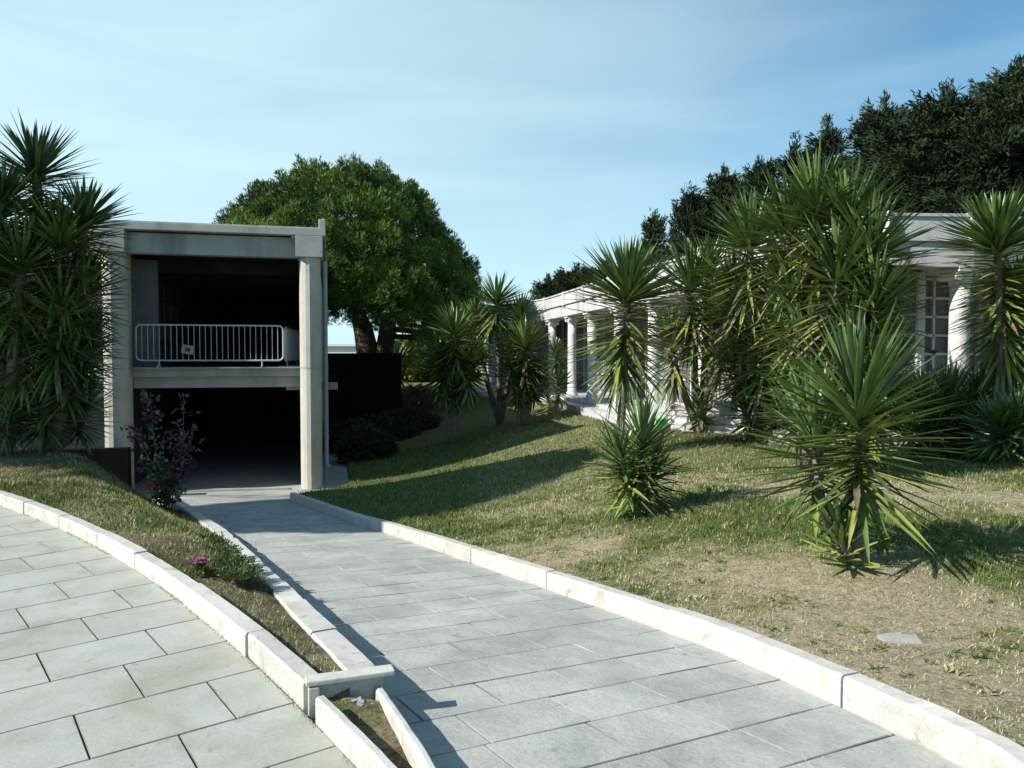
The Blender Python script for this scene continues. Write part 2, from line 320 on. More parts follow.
def terrain(P):
    P = np.asarray(P, float); x, y = P[:, 0], P[:, 1]
    r = np.hypot(x - CX, y - CY)
    dr, sr, yr = sdist(P, RB); right = sr > 0
    dl, sl, yl = sdist(P, LEFT)
    plateau = 0.03 + 0.02 * (fbm(x, y, 0.25) - 0.5) + 0.015 * (fbm(x, y, 1.5, 3) - 0.5)
    basez = ramp_z(yr) + 0.13
    wid = 1.2 + 3.6 * sm((yr - 6) / 8)
    hr = basez + (plateau - basez) * sm(dr / wid * 0.5 + 0.0) * 1.0
    hr = np.where(dr > wid * 2, plateau, hr)
    hr = np.maximum(hr, -1.5)
    # left lawn ring and bank
    top = 0.05 + 0.05 * (fbm(x, y, 0.9, 5) - 0.5)
    lz = ramp_z(yl) + np.where(yl > 3.5, 0.13, -0.02)
    crest = 26.6 + 0.5 * sm((y - 9) / 4)
    drop = sm((r - crest) / 2.3)
    hl = top * (1 - drop) + (-1.67) * drop
    k = sm(dl / (0.35 + 1.3 * sm((yl - 5) / 6)))
    hl = np.where(lz < hl, lz * (1 - k) + hl * k, hl)
    hl = np.where(hl < lz - 0.0, np.maximum(hl, np.minimum(lz, -1.4 + 0 * lz) - 0.3), hl)
    h = np.where(right & (dr > 0.07), hr, 0)
    back = sm((y - 34) / 6)
    left_open = (~right) & (x < XL(y))
    inner = (~right) & (x >= XL(y))
    far_left = (y > 17.0) & (~right)
    h = np.where(left_open, hl * (1 - back), h)
    onramp = inner | (right & (dr <= 0.07))
    h = np.where(onramp, ramp_z(y) - 0.14, h)
    h = np.where(left_open & (dl < 0.10) & (y < 17), ramp_z(yl) - 0.14, h)
    h = np.where(left_open & (y < 5.4), -0.2 - 0.3 * np.clip(-ramp_z(y), 0, 1), h)
    h = np.where(far_left, -1.72 * (1 - back), h)
    h = np.where((r < RK + 0.07), -0.14, h)
    h = np.where((dr < 0.1) & (y > 17), -1.72, h)
    return h, right, r, dr, dl
def th(x, y): return float(terrain([(x, y)])[0][0])

# ---------------------------------------------------------------- ground sheet
def axis(segs):
    out = []
    for a, b, s in segs: out += list(np.arange(a, b - 1e-6, s))
    out.append(segs[-1][1]); return np.array(out)
gx = axis([(-1500, -300, 300), (-300, -60, 40), (-60, -16, 2.0), (-16, -10, 0.3), (-10, 6, 0.065), (6, 16, 0.3), (16, 60, 2), (60, 300, 40), (300, 1500, 300)])
gy = axis([(-300, -30, 45), (-30, -4, 2), (-4, 1.5, 0.25), (1.5, 18, 0.065), (18, 36, 0.3), (36, 80, 2), (80, 400, 40), (400, 2400, 400)])
GX, GY = np.meshgrid(gx, gy); GP = np.c_[GX.ravel(), GY.ravel()]
gh, gright, gr_, gdr, gdl = terrain(GP)
nxg, nyg = len(gx), len(gy)
idx = np.arange(nxg * nyg).reshape(nyg, nxg)
GF = np.stack([idx[:-1, :-1], idx[:-1, 1:], idx[1:, 1:], idx[1:, :-1]], -1).reshape(-1, 4)
def green_mask(x, y, right):
    g = 0.36 + 2.6 * (fbm(x, y, 0.6, 2) - 0.49) + 1.0 * (fbm(x, y, 2.6, 8) - 0.5)
    far = sm((y - 8.2) / 3.5)
    g = g * (1 - far) + far * (0.80 + 0.5 * (fbm(x, y, 0.5, 2) - 0.5))
    g = g + 0.75 * sm((-0.2 - x) / 2.0) * sm((y - 5) / 3)
    g = np.where(right, g, 0.62 + 1.3 * (fbm(x, y, 1.1, 4) - 0.5))
    return np.clip(g, 0, 1)
gg = green_mask(GP[:, 0], GP[:, 1], gright)
soil = np.where(gright, 0.0, np.clip(0.35 + 1.8 * (fbm(GP[:, 0], GP[:, 1], 1.4, 6) - 0.42) + 0.6 * sm((7.5 - GP[:, 1]) / 3), 0, 1))
soil = np.maximum(soil, sm((1.6 - np.hypot((GP[:, 0] - 4.9) / 1.6, (GP[:, 1] - 15.6) / 1.5)) / 0.6) * 0.8)
g = mesh_obj('ground', np.c_[GP, gh], GF, M['ground'], smooth=True, attrs={'green': gg, 'soil': soil}); tag(g, kind='structure')

# ---------------------------------------------------------------- paving slabs (real slabs with open joints)
def clip_convex(subject, clip):
    out = [np.array(p) for p in subject]; n = len(clip)
    for i in range(n):
        a, b = clip[i], clip[(i + 1) % n]; inp = out; out = []
        if not inp: return []
        f = lambda p: (b[0] - a[0]) * (p[1] - a[1]) - (b[1] - a[1]) * (p[0] - a[0])
        for j in range(len(inp)):
            p, q = inp[j - 1], inp[j]; fp, fq = f(p), f(q)
            if (fp >= 0) != (fq >= 0): out.append(p + (q - p) * (fp / (fp - fq)))
            if fq >= 0: out.append(q)
    return out
def parea(P): P = np.array(P); return 0.5 * np.sum(P[:, 0] * np.roll(P[:, 1], -1) - P[:, 1] * np.roll(P[:, 0], -1))
def dirty_sides(o, mat, lim):
    o.data.materials.append(mat)
    for p in o.data.polygons:
        if p.normal.z < lim: p.material_index = 1
    return o
def slab(mb, poly, zf, gap, depth, tone, jit):
    P = np.array(poly)
    keep = [i for i in range(len(P)) if np.linalg.norm(P[i] - P[i - 1]) > 0.012]
    P = P[keep]
    if len(P) < 3 or parea(P) < 0.004: return
    c = P.mean(0); 
    def inset(k):
        n = len(P); out = []
        for i in range(n):
            a, b, d = P[i - 1], P[i], P[(i + 1) % n]
            e1 = (b - a) / np.linalg.norm(b - a); e2 = (d - b) / np.linalg.norm(d - b)
            n1 = np.array([-e1[1], e1[0]]); n2 = np.array([-e2[1], e2[0]]); s = n1 + n2; L = s @ s
            s = s * (2 / L) if L > 0.4 else s
            out.append(b + s * k)
        return np.array(out)
    A = inset(gap); B = inset(gap + 0.004)
    tilt = rng.normal(0, jit, 2); dz = rng.normal(0, jit * 0.5)
    z = lambda Q: zf(Q[:, 1]) + dz + (Q - c) @ tilt
    n = len(P)
    V = np.vstack([np.c_[B, z(B)], np.c_[A, z(A) - 0.004], np.c_[A, z(A) - depth]])
    F = [list(range(n))] + [[n + i, n + (i + 1) % n, (i + 1) % n, i] for i in range(n)] + [[2 * n + i, 2 * n + (i + 1) % n, n + (i + 1) % n, n + i] for i in range(n)]
    mb.add(V, F, tone)
mb = MB()
row = 0.45; dth = row / 23.0
for k in range(-14, 34):
    t0 = R(23.0) + k * dth; t1 = t0 + dth; L = 0.56; r1 = RK - (0.0 if k % 2 else 0.0)
    rr = RK; first = L * (0.95 if k % 2 else 0.5) + rng.normal(0, 0.02)
    while rr > RK - 9:
        r0 = rr - first; first = L + rng.normal(0, 0.03)
        q = [(CX + r * math.cos(t), CY + r * math.sin(t)) for r, t in ((r0, t0), (rr, t0), (rr, t1), (r0, t1))]
        slab(mb, q, lambda y: 0 * y, 0.003, 0.03, float(np.clip(rng.normal(0.6, 0.22), 0, 1)), 0.0012); rr = r0
tag(dirty_sides(mb.build('plaza_paving', M['plaza']), M['joint'], 0.93), kind='structure')
mb = MB()
mb.add([(CX + r * math.cos(t), CY + r * math.sin(t), -0.022) for t in np.linspace(R(10), R(70), 60) for r in (RK - 9, RK + 0.02)],
       [[2 * i, 2 * i + 1, 2 * i + 3, 2 * i + 2] for i in range(59)])
tag(mb.build('plaza_joints', M['joint']), kind='structure')
# ramp
rpoly = np.vstack([RIGHT, LEFT[::-1]])
if parea(rpoly) < 0: rpoly = rpoly[::-1]
rpoly = [p for p in rpoly]
ang = R(29); ru = np.array([math.cos(ang), math.sin(ang)]); rv = np.array([-math.sin(ang), math.cos(ang)])
mb = MB()
v = -8.0; k = 0
while v < 22:
    h_ = 0.40 + rng.normal(0, 0.02); u = -9 + (0.27 if k % 2 else 0) + rng.normal(0, 0.05)
    while u < 12:
        w = 0.47 + rng.normal(0, 0.04)
        q = [ru * a + rv * b for a, b in ((u, v), (u + w, v), (u + w, v + h_), (u, v + h_))]
        c = sum(q) / 4
        if -4 < c[1] < 18.5 and -10 < c[0] < 4:
            p = clip_convex(rpoly, q)
            if len(p) >= 3: slab(mb, p, lambda y: ramp_z(y), 0.003, 0.012, float(np.clip(rng.normal(0.55, 0.25), 0, 1)), 0.0022)
        u += w
    v += h_; k += 1
tag(dirty_sides(mb.build('ramp_paving', M['ramp']), M['joint2'], 0.93), kind='structure')
# ramp bed between the slabs
n = 90; ys = np.linspace(-3, 17.4, n)
def xat(line, y):
    o = np.argsort(line[:, 1]); return np.interp(y, line[o, 1], line[o, 0])
V = [(xat(RIGHT, y) + 0.03 if s else xat(LEFT, y) - 0.03, y, float(ramp_z(y)) - 0.010) for y in ys for s in (0, 1)]
tag(mesh_obj('ramp_bed', V, [[2 * i, 2 * i + 1, 2 * i + 3, 2 * i + 2] for i in range(n - 1)], M['joint2']), kind='structure')
# landing and passage floor
mb = MB()
mb.prism([(-14, 17.05), (-4.45, 17.05), (-4.05, 18.8), (-5.05, 23.0), (-6.7, 30.2), (-14, 30.2)], -1.75, -1.585)
tag(mb.build('landing_floor', M['floor']), kind='structure')
mb = MB()
mb.prism([(-9.0, 17.55), (-5.35, 18.15), (-5.38, 18.33), (-9.03, 17.73)], -1.60, -1.54)
tag(mb.build('threshold_strip', M['floor']), kind='structure')

# ---------------------------------------------------------------- kerbs
def kerb(name, line, zf, width, h0, h1, side=1, seg=1.2, chips=(), tw=None, mat=None):
    """stones laid along a line; side=+1 puts the width to the left of travel"""
    mb = MB(); L = np.r_[0, np.cumsum(np.hypot(*np.diff(line, axis=0).T))]; tot = L[-1]; s = 0
    P = lambda q: np.array([np.interp(q, L, line[:, 0]), np.interp(q, L, line[:, 1])])
    while s < tot - 0.05:
        e = min(tot, s + seg + rng.normal(0, 0.06)); qs = np.linspace(s + 0.004, e - 0.004, max(3, int((e - s) / 0.07)))
        V = []; dz = rng.normal(0, 0.004); do = rng.normal(0, 0.004)
        for q in qs:
            p = P(q); t = P(min(q + 0.05, tot)) - P(max(q - 0.05, 0)); t /= np.linalg.norm(t); nn = np.array([-t[1], t[0]]) * side
            z = float(zf(p[1])); w = width
            ch = sum(0.028 * max(0, math.sin((q - c0) / (c1 - c0) * math.pi)) * (0.5 + vnoise(q * 9, c0 * 3)) for c0, c1 in chips if c0 < q < c1)
            j = (vnoise(q * 14, 3.3 + dz * 99) - 0.5) * 0.006
            b = 0.010 + ch * 0.7
            for o, hh in ((do, h0), (do + j * 0.5, h1 - b - ch * 0.3), (do + b, h1 - ch * 0.5 + j), (w - 0.01, h1 + j), (w, h1 - 0.012), (w, h0)):
                V.append((*(p + nn * o), z + hh + dz))
        m = 6; F = []
        for i in range(len(qs) - 1):
            for k in range(m): F.append([i * m + k, i * m + (k + 1) % m, (i + 1) * m + (k + 1) % m, (i + 1) * m + k])
        F += [list(range(m)), [(len(qs) - 1) * m + k for k in range(m)][::-1]]
        if side < 0: F = [f[::-1] for f in F]
        mb.add(V, F, float(np.clip(rng.normal(0.6, 0.25), 0, 1))); s = e
    o = mb.build(name, mat or M['kerb']); tag(o, kind='structure'); return o
kerb('ramp_kerb', RIGHT, ramp_z, 0.11, -0.12, 0.148, side=1, seg=1.5, chips=((0.5, 0.8), (1.9, 2.05), (3.4, 3.6), (4.1, 4.25), (4.5, 4.62), (9.2, 9.9), (13.6, 14.6)))
def arc(t0, t1, r=RK): return np.array([(CX + r * math.cos(t), CY + r * math.sin(t)) for t in np.linspace(t0, t1, 160)])
tend = math.atan2(3.40 - CY, -0.93 - CX)
kerb('plaza_kerb', arc(R(62), tend), lambda y: 0.0, 0.105, -0.12, 0.12, side=1, seg=1.05, chips=((13.0, 13.5), (16.2, 16.5)))
kerb('inner_kerb', LEFT_A[LEFT_A[:, 1] < 16.5] , ramp_z, 0.15, -0.14, 0.19, side=-1, seg=0.95, chips=((6.4, 6.7), (8.9, 9.1)))
# near thin kerbs either side of the narrow bed
pn = arc(tend - 0.006, R(25))
kerb('thin_plaza_kerb', pn, lambda y: 0.0, 0.045, -0.12, 0.115, side=1, seg=2.2)
kerb('thin_inner_kerb', LEFT_B, ramp_z, 0.035, -0.14, 0.13, side=-1, seg=2.6)
# capstone plate across the bed
a = on_z(306, 686, 0.125)[:2]; b = on_z(395, 674, 0.125)[:2]
d = (b - a) / np.linalg.norm(b - a); nn = np.array([-d[1], d[0]])
mb = MB(); c = (a + b) / 2 + nn * 0.045
mb.box((c[0], c[1], 0.128), (np.linalg.norm(b - a), 0.085, 0.024), rz=math.atan2(d[1], d[0]), bevel=0.006, tone=0.8)
c2 = a + nn * 0.045 + d * 0.035
mb.box((c2[0], c2[1], 0.0), (0.05, 0.085, 0.22), rz=math.atan2(d[1], d[0]), bevel=0.005, tone=0.8)
c2 = (a * 0.5 + b * 0.5) + nn * 0.06
mb.box((c2[0], c2[1], -0.02), (np.linalg.norm(b - a) - 0.1, 0.04, 0.25), rz=math.atan2(d[1], d[0]), bevel=0.004, tone=0.1)
tag(mb.build('capstone', M['kerb']), 'pale flat capstone bridging the narrow planting strip where its two kerbs meet', 'capstone')

# planting bed between the kerbs (raised soil sheet with blades)
def arcx(y): return CX + np.sqrt(np.maximum((RK + 0.05) ** 2 - (y - CY) ** 2, 0))
def BXR(y): return XL(y) - np.where(np.asarray(y) > 3.42, 0.17, 0.03)
def bed_z(x, y):
    x0, x1 = arcx(y), BXR(y); t = np.clip((x - x0) / np.maximum(x1 - x0, 0.05), 0, 1)
    up = (0.075 * (1 - t) + (ramp_z(y) + 0.165) * t); lo = 0.035 + 0.0 * t - 0.04 * sm((3.4 - y) / 1.5)
    k = sm((y - 3.42) / 0.06); return lo * (1 - k) + up * k + 0.02 * (fbm(x, y, 6, 3) - 0.5)
ys = np.linspace(-1.5, 6.2, 260); ts = np.linspace(0, 1, 12); BX = np.array([[arcx(y) + (BXR(y) - arcx(y)) * t for t in ts] for y in ys]); BY = np.repeat(ys[:, None], 12, 1)
bz = bed_z(BX.ravel(), BY.ravel()); fade = sm((BY.ravel() - 5.5) / 0.7); bz = bz - fade * 0.12
ii = np.arange(260 * 12).reshape(260, 12); BF = np.stack([ii[:-1, :-1], ii[:-1, 1:], ii[1:, 1:], ii[1:, :-1]], -1).reshape(-1, 4)
tag(mesh_obj('planting_bed', np.c_[BX.ravel(), BY.ravel(), bz], BF, M['ground'], smooth=True, attrs={'green': np.clip(0.3 + 1.5 * (fbm(BX.ravel(), BY.ravel(), 2.2, 1) - 0.5), 0, 1), 'soil': np.clip(0.55 + 1.5 * (fbm(BX.ravel(), BY.ravel(), 3, 9) - 0.5), 0, 1)}), kind='structure')

# ---------------------------------------------------------------- vegetation generators
def leaves(base, axis, length, width, az, inc, droop, tone, st=5, fold=0.35, curl=0.0):
    """vectorised sword leaves. base (n,3), axis (3), az, inc angles; returns V,F,tone"""
    n = len(az); ax = np.asarray(axis, float); ax /= np.linalg.norm(ax)
    o = np.array([1.0, 0, 0]) if abs(ax[0]) < 0.9 else np.array([0, 1.0, 0]); e1 = np.cross(ax, o); e1 /= np.linalg.norm(e1); e2 = np.cross(ax, e1)
    rad = np.cos(az)[:, None] * e1 + np.sin(az)[:, None] * e2
    d = rad * np.sin(inc)[:, None] + ax * np.cos(inc)[:, None]
    side = np.cross(d, ax + 1e-4); side /= np.maximum(np.linalg.norm(side, axis=1, keepdims=True), 1e-6)
    nrm = np.cross(side, d)
    prof = np.interp(np.linspace(0, 1, st), [0, 0.15, 0.45, 0.8, 1], [0.75, 0.72, 1.0, 0.62, 0.03])
    V = np.zeros((n, st, 3, 3))
    for i, t in enumerate(np.linspace(0, 1, st)):
        c = base + d * (length * t)[:, None] + np.array([0, 0, -1.0]) * (droop * length * t * t)[:, None]
        w = (width * prof[i] * 0.5)[:, None]
        V[:, i, 0] = c - side * w + nrm * w * fold; V[:, i, 1] = c - nrm * w * fold * 0.6; V[:, i, 2] = c + side * w + nrm * w * fold
    F = []
    b = np.arange(n)[:, None] * (st * 3)
    for i in range(st - 1):
        for k in range(2): F.append(np.stack([b[:, 0] + i * 3 + k, b[:, 0] + i * 3 + k + 1, b[:, 0] + (i + 1) * 3 + k + 1, b[:, 0] + (i + 1) * 3 + k], -1))
    return V.reshape(-1, 3), np.concatenate(F), np.repeat(tone, st * 3)
def rosette(c, ln, n=110, axis=(0, 0, 1), skirt=0.6, width=0.055, dead=0.12, young=0.3, stemlen=0.35, old_y=0.25):
    """yucca head: upright young leaves, spreading ones, and a hanging skirt below"""
    n = int(n * 2.1); width = width * 0.86; skirt = skirt * 0.8; i = np.arange(n); q = i / n                       # 0 youngest .. 1 oldest
    az = i * 2.39996 + rng.normal(0, 0.15, n)
    if skirt > 0.4: inc = np.interp(q, [0, 0.08, 0.3, 0.6, 0.82, 1], [R(6), R(32), R(62), R(88), R(112), R(150)])
    elif skirt > 0: inc = np.interp(q, [0, 0.1, 0.4, 0.8, 1], [R(5), R(28), R(66), R(98), R(128)])
    else: inc = np.interp(q, [0, 0.3, 0.7, 1], [R(6), R(38), R(78), R(100)])
    inc = inc + rng.normal(0, R(7), n)
    off = np.interp(q, [0, 0.5, 1], [0, -stemlen * 0.5, -stemlen - skirt])
    base = np.asarray(c)[None, :] + np.asarray(axis, float)[None, :] * off[:, None] + rng.normal(0, 0.01, (n, 3))
    length = ln * np.interp(q, [0, 0.06, 0.25, 0.7, 1], [0.7, 0.95, 1.05, 1.0, 0.8]) * rng.uniform(0.8, 1.1, n)
    droop = np.interp(q, [0, 0.4, 1], [0.0, 0.02, 0.06]) * rng.uniform(0.0, 2.0, n)
    tone = np.clip(rng.normal(0.34, 0.17, n), 0.0, 0.64)
    m = (q > 0.5) & (rng.random(n) < old_y); tone[m] = rng.uniform(0.62, 0.8, m.sum())
    m = (q > 0.72) & (rng.random(n) < dead * 1.5); tone[m] = rng.uniform(0.86, 1.0, m.sum())
    return leaves(base, axis, length, np.full(n, width) * rng.uniform(0.8, 1.15, n), az, inc, droop, tone)
def V3(a): return np.asarray(a, float)
def yucca(base, heads, label, trunk_r=0.13, group=None, dead=0.12, width=0.055, nm='yucca_plant', cat='yucca'):
    """heads: list of (pos, leaf_len, n, skirt, old_y)"""
    base = V3(base); root = empty(nm, base, label, cat, group)
    for (pos, ln, n, skirt, oy) in heads:
        pos = V3(pos); up = pos - base; hz = max(pos[2] - base[2], 0.1)
        mid = base + np.array([up[0] * 0.6, up[1] * 0.6, hz * 0.45]) + rng.normal(0, 0.04, 3) * min(1, hz)
        top = pos - np.array([0, 0, 0.02])
        pts = []
        for t in np.linspace(0, 1, 9): pts.append((1 - t) ** 2 * base + 2 * t * (1 - t) * mid + t * t * top)
        pts[0] = pts[0] - np.array([0, 0, 0.06])
        rr = [trunk_r * 0.62 * (1.25 - 0.55 * t) * (1 + 0.1 * math.sin(t * 25)) for t in np.linspace(0, 1, 9)]
        tb = MB(); tb.tube([p - base for p in pts], rr, n=9)
        tb.build('trunk', M['ybark'], root, smooth=True)
        ax = (pts[-1] - pts[-3]); ax /= np.linalg.norm(ax); ax = ax * 0.5 + np.array([0, 0, 0.5]) + rng.normal(0, 0.06, 3); ax /= np.linalg.norm(ax)
        Vv, Ff, Tt = rosette(pos - base, ln, n, ax, skirt, width, dead, old_y=oy)
        mesh_obj('leaf_rosette', Vv, Ff, M['yucca'], root, True, {'tone': Tt})
    return root
def cards(P, D, size, k, spread, tone, flat=0.4, aspect=0.35):
    """tufts: for each point P with direction D, k narrow triangular/quad blades"""
    n = len(P); Pn = np.repeat(P, k, 0); Dn = np.repeat(D, k, 0) + rng.normal(0, spread, (n * k, 3)); Dn /= np.linalg.norm(Dn, axis=1, keepdims=True)
    sz = np.repeat(size, k) * rng.uniform(0.6, 1.2, n * k); s = np.cross(Dn, rng.normal(0, 1, (n * k, 3))); s /= np.maximum(np.linalg.norm(s, axis=1, keepdims=True), 1e-6)
    w = (sz * aspect * 0.5)[:, None]; st = Pn + rng.normal(0, 1, Pn.shape) * (sz * flat * 0.5)[:, None]
    V = np.stack([st - s * w * 0.35, st + s * w * 0.35, st + Dn * (sz * 0.55)[:, None] + s * w, st + Dn * sz[:, None], st + Dn * (sz * 0.55)[:, None] - s * w], 1)
    b = np.arange(n * k)[:, None] * 5
    F = np.concatenate([b + np.array([[0, 1, 2, 4]])]), np.concatenate([b + np.array([[4, 2, 3]])])
    t = np.clip(np.repeat(tone, k) + rng.normal(0, 0.08, n * k), 0, 1)
    return V.reshape(-1, 3), F[0].tolist() + F[1].tolist(), np.repeat(t, 5)
def branch(mb, a, b, r0, r1, sag=0.0, wob=0.1, n=7):
    a, b = V3(a), V3(b); L = np.linalg.norm(b - a); ph = rng.random(2) * 6
    pts = []
    for t in np.linspace(0, 1, 8):
        p = a + (b - a) * t; p = p + np.array([math.sin(t * 5 + ph[0]), math.cos(t * 4 + ph[1]), 0]) * wob * L * 0.08 * t
        p[2] += sag * L * math.sin(t * math.pi); pts.append(p)
    mb.tube(pts, list(np.linspace(r0, r1, 8)), n=n)
    return pts

# ---------------------------------------------------------------- two storey concrete pavilion (left)
def bld():
    root = empty('concrete_pavilion', (BO[0], BO[1], -1.6), 'open fronted two storey grey concrete pavilion at the foot of the ramp', 'building', rz=math.atan2(BU[1], BU[0]))
    # local frame: x along the front (right column at 0, left column at -4.33), y into depth, z from floor
    W_ = 4.33; D = 12.5; FZ = 2.93; TZ = 5.58
    def col(x, nm):
        p = [(x + 0.25 * math.cos(a) * (1.0), 0.33 * math.sin(a)) for a in np.linspace(math.pi, 2 * math.pi, 9)] + [(x + 0.25, 0.42), (x - 0.25, 0.42)]
        mb = MB(); mb.prism(p, 0.0, FZ - 0.012); mb.prism([(x + (q[0] - x) * 0.94, q[1] * 0.94) for q in p], FZ - 0.012, FZ + 0.012); mb.prism(p, FZ + 0.012, TZ)
        mb.build('column', M['concrete_b'], root)
    col(0, 'r'); col(-W_, 'l')
    # heads of the columns
    for x in (0, -W_):
        mb = MB(); mb.box((x, 0.0, TZ + 0.245), (0.62, 0.74, 0.50), bevel=0.012); mb.build('column_head', M['concrete'], root)
    mb = MB(); mb.box((-W_ / 2, 0.02, TZ + 0.235), (W_ - 0.62 - 0.005, 0.30, 0.47), bevel=0.008); mb.build('fascia_beam', M['concrete'], root)
    mb = MB(); mb.box((-W_ / 2, 6.05, TZ + 0.59), (W_ + 0.75, 12.8, 0.17), bevel=0.01)
    mb.box((-W_ / 2, -0.235, TZ + 0.655), (W_ + 0.76, 0.16, 0.10), bevel=0.008)
    mb.box((0.30, -0.12, TZ + 0.79), (0.16, 0.40, 0.24), bevel=0.02); mb.build('roof_coping', M['concrete'], root)
    mb = MB(); mb.box((-W_ / 2, 6.15, TZ + 0.30), (W_ + 0.05, 11.9, 0.36)); mb.build('ceiling', M['inner_shade'], root)
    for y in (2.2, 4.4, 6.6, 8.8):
        mb = MB(); mb.box((-W_ / 2, y, TZ - 0.05), (W_ - 0.12, 0.28, 0.30)); mb.build('ceiling_beam', M['inner_shade'], root)
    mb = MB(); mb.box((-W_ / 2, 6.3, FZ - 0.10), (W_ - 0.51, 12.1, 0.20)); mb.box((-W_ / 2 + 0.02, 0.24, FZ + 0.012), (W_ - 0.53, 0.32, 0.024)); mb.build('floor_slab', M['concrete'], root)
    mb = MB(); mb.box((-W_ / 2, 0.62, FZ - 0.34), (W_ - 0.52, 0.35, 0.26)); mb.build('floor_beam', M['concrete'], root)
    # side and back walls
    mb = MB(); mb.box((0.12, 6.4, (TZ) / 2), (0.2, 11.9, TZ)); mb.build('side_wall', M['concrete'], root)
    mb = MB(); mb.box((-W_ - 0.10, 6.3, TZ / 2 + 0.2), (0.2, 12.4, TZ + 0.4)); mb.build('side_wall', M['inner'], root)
    mb = MB(); mb.box((-W_ / 2, 12.45, TZ / 2 + 0.2), (W_ + 0.4, 0.2, TZ + 0.4)); mb.build('back_wall', M['inner_shade'], root)
    mb = MB(); mb.box((0.0, 6.4, FZ / 2 - 0.2), (0.03, 11.8, FZ - 0.45)); mb.box((-W_ + 0.02, 6.4, FZ / 2 - 0.2), (0.03, 11.8, FZ - 0.45)); mb.box((0.005, 6.4, FZ + 1.4), (0.03, 11.7, 2.7)); mb.build('shade_lining', M['inner_shade'], root)  # linings added over the walls, interior shade put into their colour
    # white end pier inside the upper floor and burial niches along its left wall
    mb = MB(); mb.box((-W_ + 0.42, 0.95, FZ + 1.32), (0.62, 0.16, 2.6)); mb.build('inner_pier', M['inner'], root)
    for i in range(7):
        for k in range(4):
            mb = MB(); x = -W_ + 0.02; y = 1.55 + i * 0.98; z = FZ + 0.38 + k * 0.62
            mb.box((x + 0.03, y, z), (0.05, 0.86, 0.5), tone=random.random(), bevel=0.006); mb.build('niche_panel', M['niche'], root)
    mb = MB()
    for k in range(5): mb.box((-W_ + 0.055, 4.5, FZ + 0.07 + k * 0.62), (0.10, 7.0, 0.06))
    mb.build('niche_frame', M['inner'], root)
    # left return of the building: turned away, low wall with ledge
    a = R(-172)
    for (z, h, y, m, nm, t) in ((FZ - 0.1, 0.2, 0.0, 'concrete', 'floor_ledge', 0.5), (FZ / 2 - 0.15, FZ - 0.3, 0.5, 'inner', 'low_wall', 0.15), (FZ + 1.35, 2.45, 0.9, 'inner', 'rear_wall', 0.2), (TZ + 0.3, 0.7, 0.05, 'concrete', 'return_beam', 0.3)):
        mb = MB(); mb.box((-W_ - 0.35 - 2.6, y + 0.45, z), (5.2, t, h)); mb.build(nm, M[m], root)
    mb = MB(); mb.box((-W_ - 2.2, -0.62, 0.57), (5.2, 0.25, 1.20)); mb.build('shade_plinth', M['hut'], root)  # dark block added before the column, shade put into its colour
    # yellowish stone bench ledge at the low wall
    mb = MB(); mb.box((-W_ - 1.5, 0.75, 0.45), (1.6, 0.3, 0.12), bevel=0.01); mb.build('ledge', M['terracotta'], root)
    # rain pipes on the right side
    for (x, y, z0, z1, r) in ((0.36, 0.30, 0.55, TZ - 0.02, 0.05), (0.33, 0.52, 0.1, TZ, 0.03)):
        mb = MB(); mb.tube([(x, y, z1), (x, y, z0), (x + (0.06 if r > 0.04 else 0), y - 0.02, z0 - 0.10)], r, n=10); 
        for z in (1.2, 2.9, 4.4): mb.tube([(x, y, z), (x, y, z + 0.05)], r + 0.012, n=10)
        mb.build('rain_pipe', M['pipe'], root, smooth=False)
    mb = MB(); mb.box((-0.36, -0.235, TZ + 0.50), (0.10, 0.10, 0.12), bevel=0.01); mb.tube([(-0.36, -0.2, TZ + 0.44), (-0.34, -0.2, TZ + 0.34)], 0.03); mb.build('spout', M['pipe'], root)
    return root
bld()
RZB = math.atan2(BU[1], BU[0])
def bp(x, y, z=0): q = BO + BU * x + BV * y; return (q[0], q[1], -1.6 + z)
mb = MB(); mb.box((0, 0, 0.09), (1.25, 0.16, 0.18), bevel=0.008)
o = mb.build('far_wall_stand_in', M['terracotta']); o.location = bp(0.02, 0.55, 2.38); o.rotation_euler = (0, 0, RZB)  # added behind the column in place of a sunlit wall far beyond
tag(o, 'short pinkish terracotta beam added behind the right concrete column in place of a far sunlit wall', 'beam')

def barrier(loc, rz, length, label, nb, sign=False):
    root = empty('crowd_barrier', loc, label, 'barrier', 'metal barriers on the upper floor', rz=rz)
    z0, z1, rc = 0.16, 1.0, 0.11; mb = MB(); pts = []
    for cx, cz, a0 in ((-length / 2 + rc, z0 + rc, 180), (length / 2 - rc, z0 + rc, 270), (length / 2 - rc, z1 - rc, 0), (-length / 2 + rc, z1 - rc, 90)):
        for a in np.linspace(a0, a0 + 90, 5): pts.append((cx + rc * math.cos(R(a)), 0, cz + rc * math.sin(R(a))))
    pts.append(pts[0]); mb.tube(pts, 0.021, n=8); mb.build('frame', M['galv'], root, smooth=True)
    for i in range(nb):
        x = -length / 2 + length * (i + 1) / (nb + 1); mb = MB(); mb.tube([(x, 0, z0), (x, 0, z1)], 0.0075, n=6); mb.build('bar', M['galv'], root)
    for s in (-1, 1):
        mb = MB(); x = s * length * 0.35; mb.tube([(x, 0, z0), (x, 0, 0.02)], 0.017); mb.tube([(x, -0.22, 0.022), (x, 0.22, 0.022)], 0.018); mb.build('foot', M['galv'], root)
    if sign:
        mb = MB(); Mr = Matrix.Translation((-length * 0.5 + 1.13, -0.04, 0.42)) @ Matrix.Rotation(R(10), 4, 'Y')
        mb.box((0, 0, 0), (0.27, 0.012, 0.21), M=Mr); pl = mb.build('sign_plate', M['sheet'], root)
        mb = MB(); mb.box((0, -0.0085, 0), (0.11, 0.004, 0.09), M=Mr); mb.build('dark_square', M['ink'], pl)
    return root
